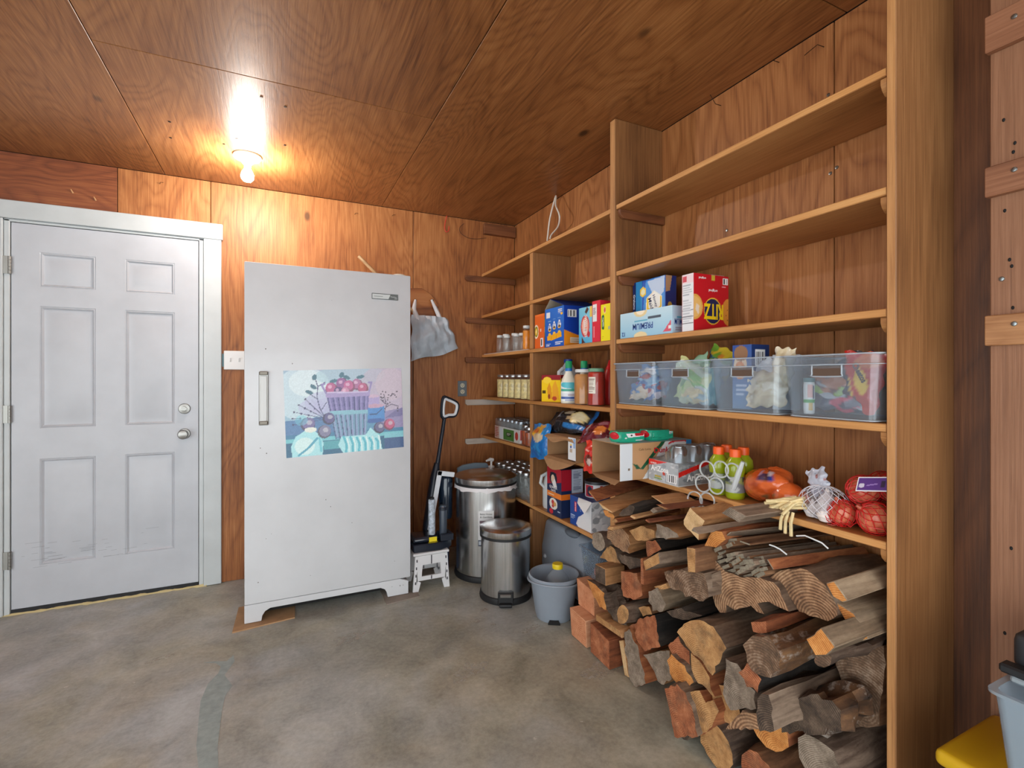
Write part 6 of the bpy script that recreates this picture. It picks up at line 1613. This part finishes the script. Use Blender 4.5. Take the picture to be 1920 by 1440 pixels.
def log(zn, poly, X, side, end, label, L=.36, d=(0,0), crisp=False, name='firewood_log', jit=.012, cat='firewood', taper=.97, grow=.975):
    """one piece of split wood: its end outline (seen in the photo) stands in the plane x = X and the piece runs back towards the wall"""
    LOGN[0] += 1
    r = random.Random(LOGN[0]*13+1)
    for p in poly:                 # stay inside the bay, clear of the end post
        rd = ray(*zp(zn, p)); X = max(X, (.714 + (0 if crisp else jit))*rd[0]/rd[1])
    P = [atX(*zp(zn, p), X) for p in poly]
    c = sum(P, Vector()) / len(P)
    if grow != 1.0 and not crisp: P = [c + (p - c)*grow for p in P]
    for p in P: p.z = max(p.z, .002)
    y0, y1 = min(p.y for p in P), max(p.y for p in P)
    Le = L
    xe = X + L
    if y1 > 1.784 and y0 < 1.842 and max(p.z for p in P) > .0: xe = min(xe, 1.360)
    xe = min(xe, 1.625); Le = xe - X
    # resample outline
    Q = []
    n = len(P)
    for i in range(n):
        a, b = P[i], P[(i+1) % n]
        k = 1 if crisp else max(1, int((b-a).length / .016))
        for s_ in range(k):
            q = a.lerp(b, s_/k)
            if not crisp and s_: q = q + (q-c).normalized()*r.uniform(-1,1)*jit*.45
            Q.append(q)
    m_ = len(Q); ns = 2 if crisp else 6
    vs = []; ph = [r.uniform(0,6.28) for _ in range(6)]
    for s_ in range(ns):
        t = s_/(ns-1)
        for i, q in enumerate(Q):
            w = 0 if crisp else jit*.55*(math.sin(i*.9+ph[0]+t*5) + math.sin(i*.37+ph[1]-t*8) + .8*r.uniform(-1,1))*min(1, t*4)
            k = 1 + (taper-1)*t
            off = (q - c)*k; 
            if not crisp and off.length > 1e-5: off = off + off.normalized()*w
            e = 0 if crisp else r.uniform(-.004,.004)*(1 if s_ in (0, ns-1) else 0)
            z_ = c.z + off.z + d[1]*Le*t
            vs.append((X + Le*t + e, c.y + off.y + d[0]*Le*t, max(z_, .0015)))
    fs = []; mi = []
    g = G()
    area = sum(Q[i].y*Q[(i+1)%m_].z - Q[(i+1)%m_].y*Q[i].z for i in range(m_))
    f0 = list(range(m_)); f1 = [(ns-1)*m_ + i for i in range(m_)]
    if area > 0: f0.reverse()
    else: f1.reverse()
    g.add(vs, [f0], 1)
    g.f.append(f1); g.m.append(1)
    for s_ in range(ns-1):
        for i in range(m_):
            j = (i+1) % m_
            q = (s_*m_+i, s_*m_+j, (s_+1)*m_+j, (s_+1)*m_+i)
            g.f.append(list(q if area > 0 else q[::-1])); g.m.append(0)
    o = obj(name, g, [LS[side], LE[end]], loc=(c.x, c.y, c.z), ang=38, bevel=.002 if crisp else 0)
    return tag(o, label, cat, 'stacked firewood')
def ell(cx, cy, rx, ry, n=14, rot=0):
    return [(cx + rx*math.cos(a)*math.cos(rot) - ry*math.sin(a)*math.sin(rot), cy + rx*math.cos(a)*math.sin(rot) + ry*math.sin(a)*math.cos(rot)) for a in [2*PI*k/n for k in range(n)]]

# --- foot of the pile, left end
log('C', [(97,258),(255,400),(265,680),(115,535)], 1.258, 'lpink', 'pink', 'short pinkish square timber block at the left foot of the pile', .30, crisp=True, name='timber_block')
log('C', [(166,-34),(335,110),(345,356),(184,228)], 1.312, 'lpink', 'pink', 'upper pinkish square timber block behind the grey bucket', .26, crisp=True, name='timber_block')
log('C', [(303,410),(490,600),(495,897),(305,705)], 1.250, 'red', 'red', 'reddish square timber block on the floor, right of the pinkish ones', .30, crisp=True, name='timber_block')
log('C', [(356,326),(598,492),(618,572),(358,392)], 1.262, 'tan', 'tan', 'tan plank lying on top of the reddish timber block', .30, crisp=True, name='wood_plank')
log('C', [(588,592),(632,590),(688,965),(645,945)], 1.285, 'tan', 'pale', 'thin pale board standing on edge beside the reddish block', .20, crisp=True, name='wood_plank')
log('C', [(640,500),(690,470),(770,640),(868,1030),(745,1062),(700,985),(655,720)], 1.272, 'red', 'grey', 'grey faced split log leaning at the foot of the pile', .34)
log('C', [(835,730),(1095,690),(1120,985),(1010,1040)], 1.275, 'tan', 'grey', 'wedge shaped log with rough grey end, low in the pile', .25)
log('C', [(775,380),(950,335),(1010,655),(845,708),(748,560)], 1.275, 'char', 'red', 'red split log with blackened side in the lower left pile', .34)
log('C', ell(625,330,62,98), 1.235, 'bark', 'tan', 'small round branch log with ringed tan end', .30)
log('C', [(440,130),(560,90),(600,300),(640,440),(560,420),(480,300)], 1.30, 'bark', 'dark', 'dark bark covered log behind the small round branch', .30)
log('C', [(268,-25),(332,15),(440,120),(472,292),(395,262)], 1.262, 'bark', 'orange', 'split log with curled white bark edge above the tan plank', .28)
log('C', [(700,440),(780,400),(760,560),(840,720),(780,700),(720,560)], 1.30, 'brown', 'red', 'narrow brown splinter log under the small round branch', .28)
log('C', [(780,262),(905,250),(930,330),(830,352)], 1.285, 'brown', 'tan', 'small tan split stick right of the round branch', .30)
# --- bottom centre
log('C', [(1042,1065),(1170,1020),(1262,1110),(1330,1320),(1390,1560),(1150,1560)], 1.195, 'grey', 'red', 'flat pink split log at the bottom front corner', .36)
log('C', [(1278,1112),(1385,1090),(1450,1215),(1545,1180),(1585,1300),(1500,1480),(1400,1560),(1340,1340)], 1.215, 'red', 'tan', 'chunky tan split log on the bottom row with a chipped top', .36)
log('C', [(1065,790),(1120,722),(1200,800),(1352,1010),(1272,1092),(1180,1040),(1100,920)], 1.235, 'grey', 'orange', 'bark rimmed log with orange core in the lower pile', .34)
log('C', [(1078,640),(1180,545),(1290,700),(1300,860),(1240,850),(1120,720)], 1.255, 'grey', 'red', 'split log with pink grain left of the big pale round', .32)
log('C', [(1300,712),(1430,830),(1500,960),(1545,1160),(1380,1020),(1310,880)], 1.215, 'red', 'tan', 'tan quartered log beneath the big pale round', .34)
log('C', [(1165,505),(1270,402),(1390,380),(1530,450),(1680,670),(1620,780),(1522,952),(1430,800),(1295,690)], 1.195, 'grey', 'tan', 'big pale sawn round with smooth end in the middle front', .38)
# --- bottom right
log('D', [(112,640),(235,700),(320,850),(425,1000),(440,1188),(330,1178),(172,1200),(75,1020)], 1.165, 'bark', 'grey', 'grey weathered log with sawn ribs at the bottom centre', .34)
log('D', [(258,790),(340,690),(400,765),(492,870),(462,1015),(340,950)], 1.155, 'char', 'red', 'small pinkish split end under the mottled log', .32)
log('D', [(300,500),(395,400),(560,400),(695,560),(690,780),(600,858),(440,812),(345,680)], 1.145, 'mott', 'mott', 'mottled black and brown log with flaking bark', .40)
log('D', [(385,262),(545,252),(548,378),(472,388),(395,368)], 1.175, 'red', 'red', 'slim red split log lying above the mottled log', .36)
log('D', ell(1150,660,95,85), 1.145, 'bark', 'mott', 'short knotty branch under the notched beam', .24)
log('D', [(442,1080),(500,1012),(572,1030),(610,1180),(640,1420),(480,1420),(440,1220)], 1.135, 'grey', 'dark', 'dark faced grey log on the bottom row', .38)
log('D', [(700,1330),(760,1150),(900,1062),(1090,1020),(1250,1090),(1340,1200),(1350,1420),(700,1440)], 1.165, 'mott', 'dark', 'rough root chunk with torn bark at the bottom right', .13, jit=.022)
log('D', [(1275,655),(1500,540),(1790,505),(1815,700),(1780,1000),(1740,1380),(1450,1400),(1320,1150),(1345,880)], 1.155, 'brown', 'mott', 'tall upright stump piece with silvery streak beside the end post', .26, jit=.008)
log('D', [(110,1400),(200,1300),(300,1192),(440,1232),(478,1400)], 1.165, 'grey', 'ring', 'pale splintered log at the very bottom centre', .34)
# --- right stack
log('B', [(100,470),(200,590),(390,652),(560,650),(700,700),(790,830),(865,1000),(780,962),(650,900),(545,915),(600,1030),(540,1000),(470,940),(380,960),(300,985),(225,930),(215,1012),(150,1010),(62,800),(42,640)], 1.27, 'grey', 'ring', 'big half log with many growth rings under the lath bundle', .40, jit=.008)
log('B', [(642,660),(760,580),(960,555),(1100,620),(1218,720),(1290,860),(1350,1035),(1240,1100),(1060,1040),(940,1000),(880,880),(760,760)], 1.30, 'grey', 'ring', 'big curved half log with holes beside the end lumber', .42, jit=.008)
log('B', [(1215,712),(1300,690),(1440,890),(1385,905),(1290,850)], 1.15, 'lgrey', 'orange', 'sawn beam offcut on top beside the end post', .42, d=(.0,.02), crisp=True, name='lumber_offcut')
log('B', [(1295,885),(1500,1015),(1650,1272),(1535,1303)], 1.14, 'lgrey', 'orange', 'wide sawn plank offcut slanting against the end post', .42, crisp=True, name='lumber_offcut')
log('B', [(1120,1192),(1170,1156),(1315,1355),(1225,1435),(1112,1440),(1016,1268),(1100,1225)], 1.125, 'lgrey', 'orange', 'notched square beam with orange sawn end', .34, crisp=True, name='lumber_offcut')
log('A', [(1115,1150),(1300,1120),(1560,1170),(1600,1330),(1620,1440),(1500,1490),(1180,1330),(1130,1220)], 1.215, 'grey', 'mott', 'large grey chunk log left of the ringed half log', .38, jit=.018)
log('A', [(1570,1200),(1640,1180),(1660,1330),(1610,1330),(1566,1280)], 1.235, 'grey', 'grey', 'small grey wedge squeezed beside the ringed half log', .30)
log('C', [(880,100),(960,62),(1010,120),(1062,230),(1022,308),(930,300),(882,200)], 1.245, 'lgrey', 'grey', 'half round log with silver grey end in the middle of the pile', .36)
log('C', [(945,52),(1060,22),(1082,72),(980,84)], 1.255, 'tan', 'tan', 'thin yellowish stick above the silver grey end', .30)
log('C', [(1065,300),(1180,270),(1430,340),(1300,385),(1120,360)], 1.255, 'char', 'dark', 'dark charred log in the shadow of the grey chunk', .34)
# --- upper left stack
log('A', [(628,1142),(800,1162),(850,1300),(870,1420),(790,1470),(640,1430)], 1.265, 'red', 'red', 'red brown block standing under the weathered beam', .34, jit=.006)
log('A', [(335,1062),(450,1122),(455,1312),(337,1252)], 1.258, 'tan', 'dark', 'squared log with dark end above the pinkish timber', .30, crisp=True, name='timber_block')
log('A', [(392,992),(482,842),(556,892),(620,1062),(505,1040)], 1.262, 'bark', 'tan', 'fan shaped split end next to the little clear bin', .30)
log('A', ell(372,812,70,112, rot=-.25), 1.235, 'bark', 'grey', 'round bark covered branch log beside the coffee carton', .34)
log('A', [(462,690),(620,652),(715,742),(722,952),(640,930),(560,872),(470,770)], 1.235, 'tan', 'ring', 'large brown split log with flat face near the top left', .34)
log('A', [(712,690),(880,640),(1010,690),(1000,770),(860,800),(795,792)], 1.225, 'tan', 'tan', 'tan square split piece lying across the upper left logs', .34, d=(.0,.0))
log('A', [(585,950),(860,1010),(848,1090),(720,1130),(610,1010)], 1.255, 'bark', 'dark', 'dark shaggy bark log under the large brown split log', .34)
log('A', [(1022,612),(1160,650),(1290,762),(1130,792),(1020,772)], 1.215, 'tan', 'grey', 'wide tan split slab with grey end', .36)
log('A', [(900,812),(1010,792),(1080,900),(1000,945),(925,985)], 1.245, 'char', 'red', 'shaggy dark log in the gap above the weathered beam', .34)
log('A', [(872,1032),(1050,932),(1066,1062),(900,1140)], 1.195, 'grey', 'tan', 'weathered grey beam with fresh tan sawn end', .40, d=(-.10,0), crisp=True, name='lumber_offcut')
log('A', [(1362,872),(1466,890),(1466,1166),(1376,1160)], 1.185, 'brown', 'tan', 'brown squared block with pale corner under the laths', .36, crisp=True, name='timber_block')
log('A', [(1405,425),(1568,580),(1505,800),(1325,622)], 1.215, 'tan', 'pale', 'pale fresh split wedge below the can rings', .34)
log('A', [(842,1000),(866,1000),(884,1302),(845,1290)], 1.235, 'red', 'red', 'thin reddish stick standing on edge in the pile', .28, crisp=True, name='wood_stick')
log('A', [(1570,860),(1640,700),(1760,700),(1800,790),(1700,880)], 1.235, 'red', 'orange', 'orange split log below the top boards', .36)
# --- planks and kindling on top
log('A', [(260,236),(345,342),(352,366),(262,262)], 1.13, 'red', 'tan', 'splintered red plank lying on top of the pile at left', .47, d=(.37,0), crisp=True, name='wood_plank')
log('A', [(366,366),(520,470),(528,492),(420,445)], 1.15, 'tan', 'pale', 'pale plank just under the splintered red plank', .45, d=(.37,0), crisp=True, name='wood_plank')
log('A', [(432,460),(470,455),(560,530),(545,560),(450,520)], 1.19, 'tan', 'orange', 'short orange stick under the pale plank', .38, d=(.25,0))
log('A', [(592,520),(640,452),(720,398),(790,430),(760,500),(650,530)], 1.17, 'char', 'dark', 'thick piece of black bark lying on the kindling', .34, d=(.10,.05))
log('A', [(722,532),(740,512),(790,545),(775,568)], 1.16, 'tan', 'pale', 'short pale lath of kindling before the black bark', .26, d=(.1,.03), crisp=True, name='wood_stick')
log('A', [(892,575),(905,555),(950,590),(940,610)], 1.14, 'red', 'red', 'dark red stick of kindling pointing to the right', .36, d=(-.05,.0), crisp=True, name='wood_stick')
log('A', [(465,672),(490,640),(540,650),(520,690)], 1.18, 'tan', 'tan', 'light kindling splinter above the large brown split log', .32, d=(.05,.02), crisp=True, name='wood_stick')
log('A', [(520,572),(560,550),(600,590),(540,610)], 1.185, 'red', 'tan', 'reddish kindling splinter beside the black bark', .34, d=(.05,.0), crisp=True, name='wood_stick')
log('A', [(958,300),(975,296),(1145,402),(1120,412)], 1.22, 'tan', 'pale', 'thin cream splinter sticking out under the tea pack', .14, crisp=True, name='wood_stick')
log('A', [(1010,395),(1060,400),(1180,450),(1120,455)], 1.19, 'red', 'tan', 'brown split stick crossing the kindling', .32, d=(-.08,0), crisp=True, name='wood_stick')
log('A', [(948,462),(990,430),(1040,470),(990,500)], 1.20, 'grey', 'grey', 'grey split stick between the kindling pieces', .34, d=(.12,0), crisp=True, name='wood_stick')
log('A', [(1412,690),(1440,650),(1500,735),(1460,712)], 1.17, 'grey', 'grey', 'long grey pointed board lying under the produce shelf', .44, d=(-.05,0), crisp=True, name='wood_plank')
log('P', [(1352,962),(1368,950),(1400,968),(1385,980)], 1.20, 'grey', 'grey', 'wide grey board in the shadow below the shelf', .42, d=(-.05,0), crisp=True, name='wood_plank')
# --- bottom rows that carry the right stack
def px_of(y, z_, X):
    f = SA*X + CA*y; return (PPX + FOC*(CA*X - SA*y)/f, HOR + FOC*(CAMH - z_)/f)
for (y, z_, q, X, sd_, en, lab) in ((.806,.076,.074,1.25,'grey','tan','round log on the floor nearest the end post'), (.962,.078,.075,1.24,'brown','red','reddish round log on the floor, second from the end post'), (1.117,.074,.071,1.235,'bark','tan','bark covered log on the floor, third from the end post'),
                                    (1.258,.050,.048,1.23,'grey','dark','small dark log on the floor under the flat pink log'), (.812,.222,.068,1.27,'bark','grey','grey ended log resting on the floor row beside the post'), (.952,.226,.066,1.26,'red','orange','orange ended log resting on the middle of the floor row'), (1.088,.214,.062,1.25,'grey','tan','tan ended log resting on the left of the floor row')):
    rq = random.Random(int(y*1000))
    pl = [px_of(y + q*rq.uniform(.86,1.0)*math.cos(a), max(.003, z_ + q*rq.uniform(.86,1.0)*math.sin(a)), X) for a in [2*PI*k/13 for k in range(13)]]
    log('P', pl, X, sd_, en, lab, .34)

# --- bundle of laths tied with string
lx = 1.265
bn = thing('lath_bundle', 'tied bundle of thin grey wooden laths on top of the pile', 'lath bundle', (lx + .2, 1.15, .55))
M_LEND = plain('lath_end', (132,123,106), .85, var=.14, vscale=120, bmp=.4)
LATH = [(140,370),(180,402),(268,428),(358,445),(152,450),(250,468),(322,492),(422,470),(545,468),(178,492),(300,515),(392,508),(442,498),(560,503),(216,548),(336,548),(462,532),(575,538),(272,592),(372,588),(482,562),(592,572),(302,636),(440,640),(545,612),(565,625),(260,300),(240,338),(520,590),(400,560)]
r = random.Random(21)
for (x, y) in LATH:
    X = lx + r.uniform(-.02,.02)
    c = atX(*zp('B', (x, y)), X); a = -math.radians(32 + r.uniform(-12, 10))
    w, hgt = .0180*r.uniform(.85,1.1), .0060*r.uniform(.85,1.15)
    dy, dz = math.cos(a), math.sin(a)
    corners = [c + Vector((0, sy*w*dy - sz_*hgt*dz*1, sy*w*dz + sz_*hgt*dy)) for sy, sz_ in ((-1,-1),(1,-1),(1,1),(-1,1))]
    obj('lath', G().prism(corners, (min(.40, 1.615 - X), -.13*.40, 0), 0, 1), [LS['brown'] if r.random() < .4 else LS['grey'], M_LEND], bn, world=True, bevel=.0006)
for (pl, X, m) in (([(190,252),(265,195),(275,205),(205,262)], 1.25, 'grey'), ([(215,265),(330,262),(330,290),(218,290)], 1.265, 'brown'), ([(358,282),(462,318),(458,336),(356,302)], 1.245, 'brown'), ([(638,470),(700,572),(690,580),(628,480)], 1.25, 'red')):
    P = [atX(*zp('B', p), X) for p in pl]
    obj('wide_lath', G().prism(P, (1.61 - X, -.13*.4, 0), 0, 1), [LS[m], M_LEND], bn, world=True, bevel=.0008)
M_STR = plain('white_string', (232,236,238), .5)
for pts in ([(655,328),(700,342),(760,372),(828,425)], [(925,238),(1010,236),(1090,270),(1180,310),(1242,366)]):
    Xs = 1.285 if pts[0][0] < 800 else 1.34
    obj('string', G().tube([atX(*zp('B', p), Xs) for p in pts], .0022, 6), M_STR, bn, world=True)
